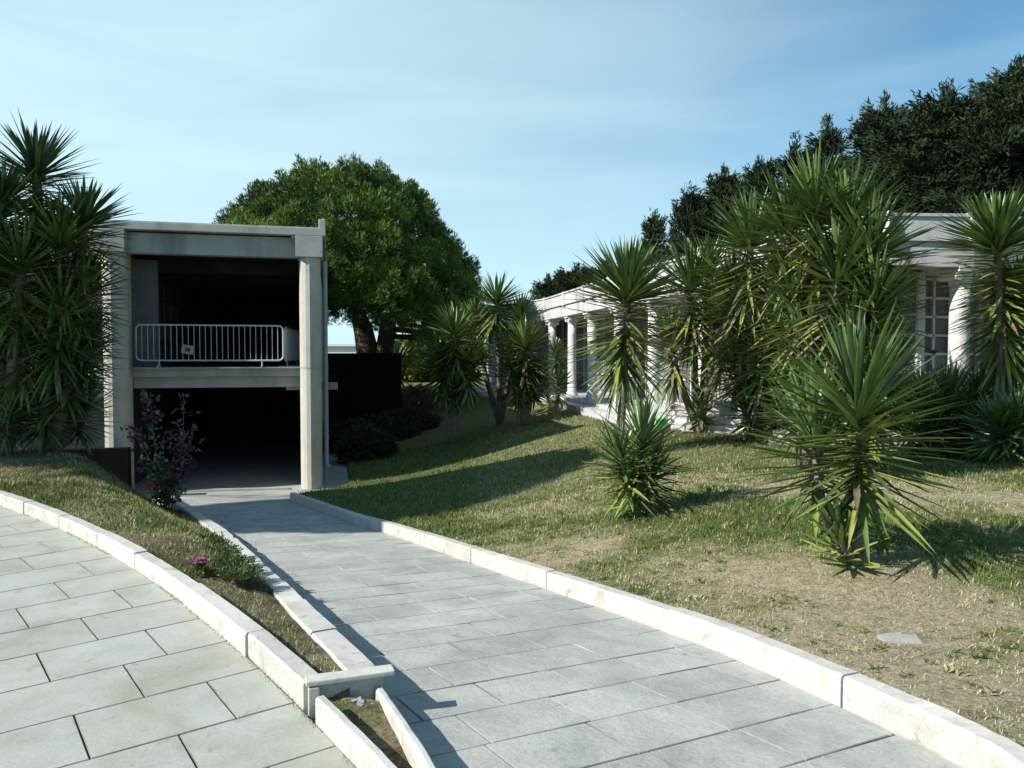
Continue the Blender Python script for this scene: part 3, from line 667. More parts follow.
q = bp(-2.30, 0.22, 2.956)
barrier(q, RZB, 3.30, 'long galvanised metal barrier with rounded corners and a small white sheet tied to its bars', 25, True)
q = bp(-0.50, 1.62, 2.932)
barrier(q, RZB + R(84), 2.3, 'shorter metal barrier standing at right angles behind the right column', 20)

# service hut past the passage, deep shade put into its near-black colour
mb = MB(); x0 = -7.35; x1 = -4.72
hut = empty('service_hut', (-6.0, 30.0, -0.3), 'low flat topped hut with deep shade put into its near-black colour, below the umbrella pine trunk', 'hut')
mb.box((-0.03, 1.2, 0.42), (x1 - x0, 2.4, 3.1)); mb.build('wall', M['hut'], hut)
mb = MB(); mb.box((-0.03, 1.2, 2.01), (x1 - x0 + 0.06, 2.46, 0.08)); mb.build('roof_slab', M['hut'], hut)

# ---------------------------------------------------------------- white colonnade (right)
CP = [np.array(p) for p in [(-2.6, 37.6), (-0.9, 35.8), (0.6, 33.7), (1.65, 31.3), (2.24, 28.4), (2.72, 25.9), (3.25, 23.1), (3.82, 20.5), (4.55, 17.9), (5.45, 15.3), (6.35, 12.95)]]
CP2 = [np.array(p) for p in [(6.35, 12.95), (7.72, 13.15), (10.2, 13.9), (12.6, 15.4), (14.8, 17.2)]]
def offs(P, d):
    out = []
    for i in range(len(P)):
        a = P[max(i - 1, 0)]; b = P[min(i + 1, len(P) - 1)]; t = (b - a) / np.linalg.norm(b - a); out.append(P[i] + np.array([-t[1], t[0]]) * d)
    return out     # positive d = left of travel = behind the colonnade (inside)
ALL = CP + CP2[1:]
GZ = 0.0
colo = empty('colonnade_building', (5.95, 13.0, GZ), 'long white burial colonnade with round columns, niches behind and a streaked parapet', 'building')
def L3(V): return [(v[0] - 5.95, v[1] - 13.0, v[2] - GZ) for v in V]
def strip(P, d0, d1, z0, z1, name, mat, parent=colo, seg=False, tone=0.5):
    A, B = offs(P, d0), offs(P, d1); objs = []
    mb = MB()
    for i in range(len(P) - 1):
        pts = [A[i], A[i + 1], B[i + 1], B[i]]
        if d1 < d0: pts = pts[::-1]
        V = L3([(p[0], p[1], z0) for p in pts] + [(p[0], p[1], z1) for p in pts]); n = 4
        mb.add(V, [[3, 2, 1, 0], [4, 5, 6, 7]] + [[k, (k + 1) % n, n + (k + 1) % n, n + k] for k in range(n)], tone)
        if seg: mb.build(name, mat, parent); mb = MB()
    if not seg: mb.build(name, mat, parent)
CTOP = 3.12
strip(ALL, -0.95, 2.3, -0.3, 0.03, 'plinth', M['marble'])
strip(ALL, -0.45, 2.3, 0.03, 0.13, 'plinth_step', M['marble'])
strip(ALL, -0.28, 0.28, CTOP, CTOP + 0.42, 'entablature', M['white'])
strip(ALL, -0.34, 0.20, CTOP + 0.42, CTOP + 0.82, 'parapet', M['white'], seg=True)
strip(ALL, -0.38, 0.0, CTOP + 0.82, CTOP + 0.87, 'coping', M['white'])
strip(ALL, 0.28, 2.3, CTOP + 0.12, CTOP + 0.40, 'ceiling', M['white'])
strip(ALL, 2.05, 2.3, 0.13, CTOP + 0.12, 'back_wall', M['white'])
A_ = offs(ALL, 0.0)
for i, p in enumerate(ALL):
    t = ALL[min(i + 1, len(ALL) - 1)] - ALL[max(i - 1, 0)]; rz = math.atan2(t[1], t[0])
    c = (p[0] - 5.95, p[1] - 13.0, 0)
    mb = MB(); mb.lathe([(0.24, 0.13), (0.24, 0.19), (0.205, 0.22), (0.21, 0.28), (0.165, 0.32), (0.163, 1.3), (0.158, 2.4), (0.152, CTOP - 0.28)], c, 20)
    if i != 10:
        co = mb.build('column', M['white_col'], colo, smooth=False)
        for pl in co.data.polygons: pl.use_smooth = len(pl.vertices) == 4
        mb = MB(); mb.lathe([(0.155, CTOP - 0.28), (0.19, CTOP - 0.22), (0.17, CTOP - 0.19), (0.2, CTOP - 0.1), (0.22, CTOP - 0.07)], c, 20)
        mb.box((c[0], c[1], CTOP - 0.037), (0.5, 0.5, 0.07), rz=rz)
        dx, dy = math.cos(rz), math.sin(rz)
        for s in (-1, 1):
            cc = np.array([c[0] + dx * 0.2 * s, c[1] + dy * 0.2 * s, CTOP - 0.14]); ax = np.array([-dy, dx, 0]) * 0.2
            mb.tube([cc - ax, cc + ax], 0.075, n=12)
        mb.build('capital', M['white_col'], co)
    # pilaster block on the parapet
    mb = MB(); nrm = np.array([-math.sin(rz), math.cos(rz)]); f = p + nrm * (-0.30)
    mb.box((f[0] - 5.95, f[1] - 13.0, CTOP + 0.645), (0.30, 0.14, 0.50), rz=rz, bevel=0.01); mb.build('parapet_block', M['white'], colo)
# niches on the back wall: frame grid + panels
back = offs(ALL, 2.02)
for i in range(len(ALL) - 1):
    a, b = back[i], back[i + 1]; L = np.linalg.norm(b - a); t = (b - a) / L; rz = math.atan2(t[1], t[0])
    near = i >= 8
    cw, chh = (0.40, 0.375) if near else (0.85, 0.62)
    nx = int(L / cw); nz_ = int(3.0 / chh)
    mbf = MB(); mbp = MB(); nrm = np.array([-t[1], t[0]])
    for ix in range(nx + 1):
        p = a + t * (ix * L / nx); mbf.box((p[0] - 5.95 - nrm[0] * 0.03, p[1] - 13.0 - nrm[1] * 0.03, 1.66), (0.06, 0.12, 3.06), rz=rz)
    for iz in range(nz_ + 1):
        p = a + t * L / 2; mbf.box((p[0] - 5.95 - nrm[0] * 0.035, p[1] - 13.0 - nrm[1] * 0.035, 0.16 + iz * 3.0 / nz_), (L - 0.01, 0.11, 0.05), rz=rz)
    for ix in range(nx):
        for iz in range(nz_):
            p = a + t * ((ix + 0.5) * L / nx); dk = random.random()
            mbp.box((p[0] - 5.95 + nrm[0] * 0.005, p[1] - 13.0 + nrm[1] * 0.005, 0.16 + (iz + 0.5) * 3.0 / nz_), (L / nx - 0.07, 0.05, 3.0 / nz_ - 0.06), rz=rz, tone=dk * (0.5 if near else 1.0))
    fr = mbf.build('niche_frame', M['white'], colo); mbp.build('niche_panels', M['niche'], colo)

def flowers(c, r, n, mat, name, label, cat='flowers', group=None, vase=True):
    root = empty(name, c, label, cat, group)
    if vase:
        mb = MB(); mb.lathe([(0.05, 0), (0.07, 0.1), (0.045, 0.2), (0.065, 0.24)], (0, 0, 0), 12); mb.build('vase', M['marble'], root, smooth=True)
    z = 0.24 if vase else 0.02
    mb = MB()
    for i in range(n):
        d = rng.normal(0, 1, 3); d[2] = abs(d[2]); d /= np.linalg.norm(d); p = d * r * rng.uniform(0.5, 1) + np.array([0, 0, z + r * 0.3])
        for k in range(6):
            a = k * 1.05 + rng.random(); e = np.array([math.cos(a), math.sin(a), 0.4]) * r * 0.32; s = np.array([-math.sin(a), math.cos(a), 0]) * r * 0.14
            mb.add([p, p + e * 0.6 - s, p + e, p + e * 0.6 + s], [[0, 1, 2, 3]])
    mb.build('petals', M[mat], root)
    mb = MB()
    for i in range(n):
        d = rng.normal(0, 0.5, 3); d[2] = 1; d /= np.linalg.norm(d); mb.tube([(0, 0, z * 0.5), tuple(d * (r * 0.9) + np.array([0, 0, z]))], 0.006, n=4)
        e = np.cross(d, [0.3, 0.5, 0.1]); mb.add([d * r * 0.3 + [0, 0, z], d * r * .6 + e * .1 + [0, 0, z], d * r * 0.8 + [0, 0, z]], [[0, 1, 2]], 0.4)
    mb.build('stems', M['bush'], root)
    return root
FX = [((675, 397), 18.6, 'red', 'red flower bunch in a white vase beside the slim yucca trunk'), ((711, 399), 17.2, 'red', 'bright red flowers right of the slim yucca trunk on the marble plinth')]
for (px, py), Y, mt, lb in FX:
    p = at(px, py, Y); flowers((p[0], p[1], 0.03), 0.2, 9, mt, 'flower_vase', lb, 'flower vase', 'flower vases before the colonnade')
# raised marble grave steps in front of the colonnade
for k, (px, Y, w, dd, hh, lb) in enumerate([(652, 18.6, 1.1, 0.8, 0.28, 'white marble grave slab behind the small yucca, left of the slim trunk'), (716, 16.6, 1.35, 1.0, 0.30, 'stepped white marble grave slab right of the slim yucca trunk'), (800, 13.8, 1.0, 0.8, 0.26, 'white marble grave slab half hidden behind the largest front yucca')]):
    x = (px - 512) / F_PX * Y; g0 = th(x, Y)
    root = empty('grave_slab', (x, Y, g0 - 0.02), lb, 'grave', 'marble graves before the colonnade', rz=R(-15 - 4 * k))
    mb = MB(); mb.box((0, 0, hh * 0.25), (w, dd, hh * 0.5), bevel=0.008); mb.build('base', M['marble'], root)
    mb = MB(); mb.box((0, 0.04, hh * 0.75 + 0.003), (w * 0.86, dd * 0.84, hh * 0.5), bevel=0.01); mb.build('cover_slab', M['marble'], root)
    mb = MB(); mb.box((0, dd * 0.4, hh + 0.16), (w * 0.6, 0.07, 0.34), bevel=0.01); mb.build('headstone', M['marble'], root)
for k, (px, Y) in enumerate([(640, 19.2), (690, 17.9), (722, 16.7), (735, 16.4), (750, 16.2), (762, 15.9)]):
    x = (px - 512) / F_PX * Y; zz = 0.03 if k < 2 else th(x, Y) + (0.28 if k in (2,) else 0.0)
    mb = MB(); mb.lathe([(0.045, 0), (0.06, 0.04), (0.05, 0.26), (0.03, 0.30), (0.035, 0.34), (0.0, 0.37)], (0, 0, 0), 10)
    o = mb.build('grave_lamp', M['marble'], smooth=True); o.location = (x, Y, zz)
    tag(o, ['small white candle lamp left of the red flower bunch, behind the low bushy yucca', 'small white candle lamp between the two red flower bunches', 'small white candle lamp standing on the stepped marble grave', 'small white candle lamp touching the right side of the stepped marble grave', 'small white candle lamp second from the right under the tall yuccas', 'rightmost small white candle lamp under the tall yuccas'][k], 'grave lamp', 'white grave lamps')
mb = MB(); mb.lathe([(0.10, 0), (0.15, 0.28), (0.16, 0.29), (0.14, 0.30)], (0, 0, 0), 16); p = at(662, 402, 17.6)
wc = empty('green_bucket', (p[0], p[1], th(p[0], p[1])), 'bright green plastic watering pot on the grass before the marble graves', 'bucket'); mb.build('pot', M['greenp'], wc, smooth=True)
mb = MB(); mb.tube([(0.14 * math.cos(a), 0, 0.28 + 0.16 * math.sin(a)) for a in np.linspace(0, math.pi, 9)], 0.008); mb.build('handle', M['greenp'], wc)
p = at(931, 352, 15.1); flowers((p[0], 15.0, p[2] - 0.08), 0.13, 7, 'pink', 'niche_flowers', 'pink flowers hung on the niche wall left of the big white column', 'flowers', vase=False)

# ---------------------------------------------------------------- yuccas
def H(px, py, Y, ln, n=110, skirt=0.6, oy=0.25): return (at(px, py, Y), ln, n, skirt, oy)
def G(px, Y): x = (px - 512) / F_PX * Y; return (x, Y, th(x, Y))
yucca(G(858, 5.75), [H(858, 402, 5.75, 0.82, 100, 0.42, 0.15), H(816, 432, 6.1, 0.70, 48, 0.15, 0.2), H(838, 532, 5.65, 0.36, 22, 0.0, 0.9)],
      'large spiky young yucca nearest the camera on the dry lawn with a single dark stem', 0.055, width=0.055, dead=0.05)
yucca(G(642, 8.15), [H(642, 438, 8.15, 0.64, 60, 0.22, 0.1), H(620, 455, 8.0, 0.48, 40, 0.1, 0.4), H(655, 465, 8.3, 0.46, 36, 0.1, 0.1), H(630, 480, 8.1, 0.36, 24, 0, 0.3)],
      'low bushy yucca standing alone in the middle of the lawn', 0.05, width=0.048, dead=0.03)
grp = 'tall yuccas in front of the colonnade'
yucca(G(618, 13.2), [H(628, 292, 13.2, 1.18, 200, 1.25, 0.25)], 'tall single headed yucca furthest left of the tall clump before the colonnade', 0.11, grp, dead=0.15, width=0.075)
yucca(G(700, 16.2), [H(690, 285, 15.8, 1.2, 100, 0.9, 0.35), H(670, 342, 16.2, 0.95, 70, 0.6, 0.4), H(718, 318, 15.6, 1.1, 90, 0.9, 0.4), H(708, 270, 16, 1.0, 80, 0.6, 0.3), H(700, 408, 16.0, 0.5, 30, 0, 0.1)],
      'yucca with a slim bare trunk rising beside the red flowers', 0.12, grp, dead=0.2, width=0.075)
yucca(G(755, 14.4), [H(750, 240, 14, 1.2, 110, 0.9, 0.3), H(785, 282, 14, 1.15, 100, 0.9, 0.3), H(766, 345, 14, 1.0, 80, 0.6, 0.3), H(735, 360, 14.6, 0.9, 60, 0.4, 0.2), H(782, 395, 14.0, 0.8, 60, 0.3, 0.1), H(735, 292, 14.6, 1.1, 90, 0.8, 0.3), H(748, 405, 14.2, 0.6, 40, 0.1, 0.1)],
      'many headed yucca with slanting pale trunks left of centre in the tall clump', 0.14, grp, dead=0.25, width=0.08)
yucca(G(806, 10.7), [H(815, 205, 10.9, 0.98, 110, 0.8, 0.2), H(838, 272, 10.4, 0.95, 110, 0.6, 0.35), H(786, 224, 11.3, 0.95, 90, 0.7, 0.25), H(812, 340, 10.7, 0.82, 80, 0.4, 0.2), H(798, 298, 11.0, 0.85, 80, 0.6, 0.3), H(800, 395, 10.7, 0.7, 60, 0.2, 0.1), H(830, 385, 10.6, 0.7, 60, 0.2, 0.1)],
      'highest yucca of the clump with its top head above the parapet', 0.15, grp, dead=0.2, width=0.066)
yucca(G(862, 10.1), [H(850, 218, 10.6, 0.9, 95, 0.7, 0.1), H(872, 248, 10.3, 0.88, 105, 0.7, 0.05), H(876, 300, 10.1, 0.8, 90, 0.5, 0.05), H(855, 335, 10.1, 0.8, 80, 0.5, 0.2), H(872, 362, 10.0, 0.72, 70, 0.3, 0.1), H(866, 405, 9.9, 0.62, 60, 0.2, 0.1), H(884, 395, 10.1, 0.6, 60, 0.2, 0.1)],
      'dense dark yucca at the right side of the clump against the white parapet', 0.14, grp, dead=0.1, width=0.062)
yucca(G(948, 12.0), [H(950, 400, 12.0, 0.75, 70, 0.35, 0.05), H(925, 405, 11.9, 0.75, 70, 0.3, 0.05), H(975, 400, 12.2, 0.72, 70, 0.3, 0.05), H(905, 418, 11.8, 0.65, 50, 0.2, 0.05), H(965, 425, 11.8, 0.6, 50, 0.1, 0.1), H(935, 432, 11.9, 0.6, 50, 0.1, 0.1)],
      'low dark many stemmed yucca shrub at the foot of the big white column', 0.07, None, dead=0.04, width=0.06)
yucca(G(1000, 11.6), [H(997, 240, 11.6, 0.92, 270, 1.9, 0.62), H(1020, 300, 11.9, 0.8, 140, 1.2, 0.6)], 'tall yucca with a long yellowing skirt at the right edge of the picture', 0.11, None, dead=0.2, width=0.07)
yucca(G(1030, 12.2), [H(1022, 400, 12.2, 0.75, 70, 0.3, 0.05), H(1045, 395, 12.4, 0.8, 70, 0.3, 0.1), H(1000, 428, 11.0, 0.62, 60, 0.2, 0.2), H(1018, 420, 10.9, 0.62, 60, 0.2, 0.1)], 'dark low yucca cut by the right edge of the picture', 0.07, None, dead=0.04, width=0.06)
grp = 'yuccas in the shade of the umbrella pine'
yucca(G(500, 25.5), [H(497, 300, 25, 1.15, 90, 0.6, 0.2), H(520, 318, 25, 1.1, 90, 0.8, 0.1), H(475, 322, 25.5, 1.1, 90, 0.8, 0.4)], 'yucca with forked bare trunks before the white columns left of the colonnade end', 0.14, grp, dead=0.1, width=0.09)
yucca(G(525, 24.0), [H(525, 345, 24, 1.1, 110, 0.9, 0.05), H(515, 372, 24, 0.9, 90, 0.6, 0.05), H(535, 378, 24.2, 0.8, 80, 0.4, 0.05)], 'dark bushy yucca just left of the colonnade end', 0.13, grp, width=0.09)
yucca(G(452, 23.5), [H(455, 332, 23.5, 1.15, 110, 0.9, 0.2), H(440, 358, 23.6, 1.0, 100, 0.8, 0.1), H(472, 360, 23.3, 0.95, 90, 0.7, 0.05), H(458, 385, 23.4, 0.8, 70, 0.3, 0.05)], 'dark bushy yucca nearest the pine trunk', 0.14, grp, width=0.09)
yucca(G(557, 23.6), [H(556, 352, 23.6, 0.6, 60, 0.1, 0.0), H(560, 380, 23.6, 0.6, 70, 0.3, 0.0), H(548, 398, 23.4, 0.35, 24, 0, 0.9)], 'small dark yucca in front of the leftmost white columns', 0.07, None, width=0.06)
yucca(G(398, 40.0), [H(397, 362, 40, 1.4, 80, 0.5, 0.4), H(410, 350, 41, 1.3, 60, 0.4, 0.3)], 'far sunlit yucca right of the dark hut', 0.14, None, width=0.12)
# left side
grp = 'yuccas by the left pavilion'
yucca(G(48, 12.6), [H(36, 170, 12.3, 0.95, 110, 0.6, 0.08), H(84, 218, 12.2, 0.85, 110, 0.7, 0.0), H(60, 240, 12.0, 0.95, 110, 0.8, 0.0), H(84, 285, 12.3, 0.8, 110, 0.7, 0.0), H(62, 310, 12.0, 0.9, 110, 0.7, 0.0), H(88, 335, 12.4, 0.66, 80, 0.4, 0.0), H(72, 365, 12.2, 0.8, 80, 0.3, 0.0), H(45, 400, 12.2, 0.7, 60, 0.2, 0.0), H(85, 405, 12.7, 0.6, 60, 0.2, 0.0)],
      'tall dark yucca directly left of the pavilion with several stacked heads', 0.16, grp, dead=0.05, width=0.065)
yucca(G(2, 12.0), [H(0, 205, 12.0, 0.95, 110, 0.7, 0.3), H(22, 262, 11.8, 0.95, 110, 0.8, 0.1), H(-12, 285, 12.0, 0.9, 100, 0.7, 0.1), H(28, 330, 12.0, 0.9, 100, 0.6, 0.0), H(-50, 190, 12.2, 1.0, 110, 0.8, 0.1), H(0, 355, 12.0, 0.8, 80, 0.4, 0.0), H(-40, 330, 12.0, 0.9, 90, 0.6, 0.0), H(20, 395, 12.3, 0.7, 60, 0.2, 0.0)],
      'second tall yucca cut by the left edge of the picture', 0.15, grp, dead=0.08, width=0.065)
x_, y_ = -9.4, 10.9
yucca((x_, y_, th(x_, y_)), [(V3((x_ + dx, y_ + dy, z)), 0.95, 100, 0.7, 0.1) for dx, dy, z in ((0.3, 0.2, 3.9), (-0.6, 0.4, 3.2), (0.5, -0.5, 2.7), (-0.2, 0.8, 2.2), (0.4, 0.6, 1.5))],
      'third tall yucca beyond the left edge of the picture', 0.15, grp, dead=0.08, width=0.065)
yucca(G(8, 11.8), [H(10, 412, 11.8, 0.5, 50, 0.1, 0.3), H(-8, 398, 11.9, 0.5, 50, 0.1, 0.3)], 'small sunlit yucca shoots at the foot of the left yuccas', 0.04, None, width=0.04)

# ---------------------------------------------------------------- umbrella pine
def pine(base, c, rx, rz_, n, label, lean=0.42, group=None, k=1.0):
    base = V3(base); c = V3(c); root = empty('umbrella_pine', base, label, 'tree', group)
    mb = MB(); zf = c[2] - rz_ * 0.30
    mb.tube([(0, 0, -0.3), (0.0, 0, zf * 0.25), (-0.1, 0, zf * 0.55), (-0.35 * k, 0, zf * 0.85), (-0.8 * k, 0.2, zf * 1.15)], [0.62 * k, 0.56 * k, 0.52 * k, 0.42 * k, 0.26 * k], n=12)
    mb.tube([(0.15 * k, 0, zf * 0.3), (0.5 * k, 0, zf * 0.6), (0.75 * k, -0.1, zf * 0.95), (1.1 * k, 0, zf * 1.25)], [0.42 * k, 0.40 * k, 0.34 * k, 0.24 * k], n=10)
    az = rng.random(n) * 2 * np.pi; el = np.arcsin(np.clip(rng.uniform(-0.5, 1, n), -1, 1)); shell = rng.random(n) < 0.66
    rr = np.where(shell, rng.uniform(0.88, 1.03, n), rng.uniform(0.3, 0.88, n))
    D = np.stack([np.cos(el) * np.cos(az), np.cos(el) * np.sin(az), np.sin(el)], -1)
    lump = 1 + 0.10 * (fbm(az * 2.2, el * 3.5, 1.6, 3, 2) - 0.5) * 2
    P = c + D * np.stack([np.full(n, rx), np.full(n, rx), np.where(D[:, 2] > 0, rz_, rz_ * 0.72)], -1) * (rr * lump)[:, None]
    P[:, 2] -= np.clip(P[:, 0] - c[0] - 0.27 * rx, 0, 9) * lean
    keep = (D[:, 2] > -0.15) | (np.hypot(P[:, 0] - 0.2, P[:, 1]) > 0.16 * rx); P = P[keep]; D = D[keep]; shell = shell[keep]
    m = 30; Q = np.repeat(P, m, 0); off = rng.normal(0, 1, Q.shape); off /= np.linalg.norm(off, axis=1, keepdims=True)
    Dd = off * 0.9 + np.repeat(D, m, 0) * 0.35 + np.array([0, 0, 0.75]); Dd /= np.linalg.norm(Dd, axis=1, keepdims=True); Q = Q + off * np.array([0.19, 0.19, 0.27]) * rng.uniform(0.55, 1.0, (len(Q), 1))
    tone = np.repeat(np.clip(0.5 + 1.4 * (fbm(P[:, 0] + P[:, 1], P[:, 2], 1.1, 2) - 0.5) + rng.normal(0, 0.22, len(P)), 0, 1), m)
    V, F, T = cards(Q, Dd, np.full(len(Q), 0.18), 5, 0.35, tone, flat=0.3, aspect=0.16)
    for j in range(16):
        i = rng.integers(len(P)); tgt = P[i] * 0.9 + c * 0.1; src = V3((-0.8 * k, 0.2, zf * 1.12)) if tgt[0] < 0 else V3((0.95 * k, 0, zf * 1.2))
        branch(mb, src, tgt, 0.12 * k, 0.03, sag=-0.06, n=5)
    for j in range(9):
        a_ = rng.uniform(-0.6, 0.6); q = rng.uniform(0.6, 0.95); branch(mb, (0.5 * k, 0, zf * rng.uniform(0.8, 1.0)), (rx * q * math.cos(a_), rx * q * math.sin(a_), zf * 1.1 - lean * rx * q * 0.4 - 0.3), 0.08 * k, 0.02, sag=-0.04, n=5)
    mb.build('trunk', M['bark'], root, smooth=True)
    mesh_obj('crown', V, F, M['pine'], root, False, {'tone': T})
bx = (372 - 512) / F_PX * 33; b_ = np.array([bx, 33.0, th(bx, 33.0)])
pine(b_, at(352, 283, 33) - b_, 5.7, 4.75, 3300, 'large umbrella pine with a broad dense dome crown behind the pavilion')
PX, PY = -16.0, 7.8
kerb('tree_pit_kerb', np.array([(PX + 0.9 * math.cos(t), PY + 0.9 * math.sin(t)) for t in np.linspace(0, 2 * math.pi, 60)]), lambda y: 0.0, 0.12, -0.05, 0.12, side=1, seg=0.8)
mb = MB(); mb.lathe([(0.80, -0.05), (0.80, 0.07)], (PX, PY, 0), 32); tag(mb.build('tree_pit_soil', M['joint']), kind='structure')
pine((PX, PY, 0.05), (0, 0, 9.8), 3.1, 2.7, 2200, 'smaller umbrella pine in a round pit of the plaza beyond the left edge', 0.1, k=0.7)

# ---------------------------------------------------------------- dark conifers behind the colonnade
def conifer(px, py_top, Y, rad, label, dens=1.0, power=0.8, low=0.12, group='dark conifers behind the colonnade', lean=0.0, arm=0.5):
    x = (px - 512) / F_PX * Y; top = at(px, py_top, Y)[2]; z0 = th(x, Y); h = top - z0
    root = empty('conifer_tree', (x, Y, z0), label, 'tree', group)
    mb = MB(); mb.tube([(0, 0, -0.2), (0.05, 0, h * 0.4), (lean * 0.5, 0, h * 0.75), (lean, 0, h * 0.98)], [0.035 * h, 0.028 * h, 0.015 * h, 0.01], n=8)
    nb = int(80 * dens); P = []; D = []
    for i in range(nb):
        t = low + (1 - low) * (i / nb) ** 0.9; az = i * 2.4 + rng.normal(0, 0.3)
        rr = rad * ((1 - t) ** power) * rng.choice([0.5, 0.75, 1.0, 1.0, 1.3]) + 0.10
        d = np.array([math.cos(az), math.sin(az), 0]); lt = np.array([-d[1], d[0], 0]); a0 = np.array([lean * t, 0, h * t * 0.96]); b0 = a0 + d * rr + np.array([0, 0, (rr * arm + 0.2) * (1 - t * 0.5)])
        branch(mb, a0, b0, 0.02 + 0.012 * rr, 0.012, sag=-0.05, n=4)
        m = max(6, int(rr * 15)); s = rng.uniform(0.2, 1.0, m); sd_ = rng.choice([-1, 1], m)
        q = a0 + (b0 - a0) * s[:, None] + lt * (sd_ * rng.uniform(0, 0.42, m) * (1.1 - s) * rr)[:, None] + rng.normal(0, 1, (m, 3)) * [0.05, 0.05, 0.07]
        P.append(q); dd = d * 0.9 + lt * (sd_ * 0.5)[:, None] + np.array([0, 0, 0.45 + 0.5 * (arm > 1)]) + rng.normal(0, 0.15, (m, 3)); D.append(dd / np.linalg.norm(dd, axis=1, keepdims=True))
    m = int(6 + h * 2); s = rng.uniform(0.8, 1.0, m); P.append(np.c_[lean * s, 0 * s, h * s]); D.append(np.tile([0.1, 0.1, 1.0], (m, 1)))
    P = np.concatenate(P); D = np.concatenate(D)
    q = 9; P = np.repeat(P, q, 0); D = np.repeat(D, q, 0); P = P + D * rng.uniform(-0.1, 0.55, (len(P), 1)) + rng.normal(0, 1, P.shape) * [0.10, 0.10, 0.05]
    tone = np.clip(0.40 + 1.1 * (fbm(P[:, 0] + x, P[:, 2], 0.9, 4) - 0.5), 0, 1)
    V, F, T = cards(P, D, np.full(len(P), 0.24), 4, 0.45, tone, flat=0.25, aspect=0.2)
    mb.build('trunk', M['bark'], root, smooth=True); mesh_obj('crown', V, F, M['cyp'], root, False, {'tone': T})
conifer(1012, 72, 24, 4.4, 'tallest dark conifer at the right edge above the white parapet', 1.6, 0.55)
conifer(940, 98, 25, 3.6, 'broad dark conifer next left of the tallest one', 1.5, 0.5)
conifer(880, 104, 27, 2.6, 'dark conifer with a blunt top between the slim spire and the broad conifer', 1.3, 0.6)
conifer(824, 128, 29, 1.45, 'dark conifer with a slim pointed top right of the yucca clump top', 1.0, 0.8)
conifer(792, 148, 30, 1.3, 'small pointed conifer just left of the slim spire', 0.9, 0.8)
conifer(752, 168, 30, 1.6, 'ragged conifer with upright twigs behind the yucca clump', 1.0, 0.7, lean=0.2, arm=1.3)
conifer(722, 178, 31, 1.5, 'feathery low conifer at the left end of the dark row', 1.0, 0.7, arm=1.4)
conifer(694, 196, 31, 1.2, 'lowest ragged conifer at the left end of the dark row', 0.9, 0.7, lean=-0.2, arm=1.4)
conifer(1075, 88, 25, 4.4, 'dark conifer cut by the right edge of the picture', 1.2, 0.55)
conifer(653, 220, 42, 0.9, 'thin cypress spire behind the colonnade parapet', 0.8, 0.7, arm=1.6)
conifer(575, 271, 46, 2.6, 'round topped dark tree above the left end of the colonnade', 1.1, 0.45)
conifer(548, 284, 47, 1.7, 'small dark tree at the far left end of the colonnade', 0.9, 0.45)
conifer(604, 268, 46, 2.3, 'dark tree behind the colonnade right of the round topped one', 0.9, 0.45)

# ---------------------------------------------------------------- bushes, hedge, far building
def bush(c, rx, ry, rz_, label, mat='bush', n=900, group=None, name='bush', size=0.13, cat='bush'):
    root = empty(name, c, label, cat, group)
    d = rng.normal(0, 1, (n, 3)); d[:, 2] = np.abs(d[:, 2]); d /= np.linalg.norm(d, axis=1, keepdims=True)
    rr = rng.uniform(0.6, 1.0, n) * (1 + 0.25 * (fbm(d[:, 0] * 2, d[:, 2] * 2, 1.3, 2) - 0.5)); P = d * np.array([rx, ry, rz_]) * rr[:, None]
    V, F, T = cards(P, d * 0.6 + [0, 0, 0.5], np.full(n, size), 5, 0.5, np.clip(rng.normal(0.5, 0.2, n), 0, 1), flat=0.6, aspect=0.45)
    mesh_obj('foliage', V, F, M[mat], root, False, {'tone': T})
    mb = MB()
    for k in range(7): a = k * 0.9; mb.tube([(0, 0, -0.1), (rx * 0.3 * math.cos(a), ry * 0.3 * math.sin(a), rz_ * 0.4), (rx * 0.6 * math.cos(a), ry * 0.6 * math.sin(a), rz_ * 0.75)], [0.03, 0.02, 0.01], n=5)
    mb.build('stems', M['bark'], root); return root
bush(G(418, 34), 0.95, 0.9, 1.1, 'round dry brownish bush between the dark hut and the yuccas', 'dry_bush', 700)
bush(G(403, 48), 2.2, 1.5, 3.0, 'bright green shrub beyond the dark hut', 'bush', 1100, size=0.3)
bush(G(432, 50), 3.4, 2.0, 3.3, 'wide green shrub behind the round dry bush', 'bush', 1500, size=0.3)
bush(G(340, 55), 3.0, 1.5, 1.6, 'low green hedge seen left of the pine trunk', 'bush', 1200, size=0.25, name='hedge_bush')
bush(G(372, 56), 3.0, 1.5, 1.5, 'low green hedge seen right of the pine trunk', 'bush', 1200, size=0.25, name='hedge_bush')
for px, Y, w in ((352, 25.5, 1.3), (378, 27, 1.5), (402, 28.5, 1.5), (366, 23, 0.9)):  # low-albedo shrubs added to stand in for black shade on the bank
    bush(G(px, Y), w, 1.0, 0.9, {352: 'dark low shrub added to stand in for shade on the bank beside the passage', 378: 'dark low shrub added to stand in for shade before the right half of the dark hut', 402: 'dark low shrub added to stand in for shade on the bank right of the dark hut', 366: 'small dark shrub added to stand in for shade lowest on the bank'}[px], 'cyp', 900, 'dark shrubs added to stand in for shade on the bank', 'shrub', 0.16, 'shrub')
fb = empty('far_building', (-8, 75, 0), 'distant long pale low building on the skyline behind the pine trunk', 'building')
mb = MB(); mb.box((0, 0, 1.3), (34, 8, 2.6)); mb.build('wall', M['far_wall'], fb)
mb = MB(); mb.box((0, 0, 2.7), (34.6, 8.6, 0.2)); mb.build('roof', M['far_wall'], fb)
for k in range(9):
    mb = MB(); mb.box((-15 + k * 3.6, -4.02, 1.4), (1.4, 0.06, 1.1)); mb.build('window', M['ink'], fb)
mb = MB(); 
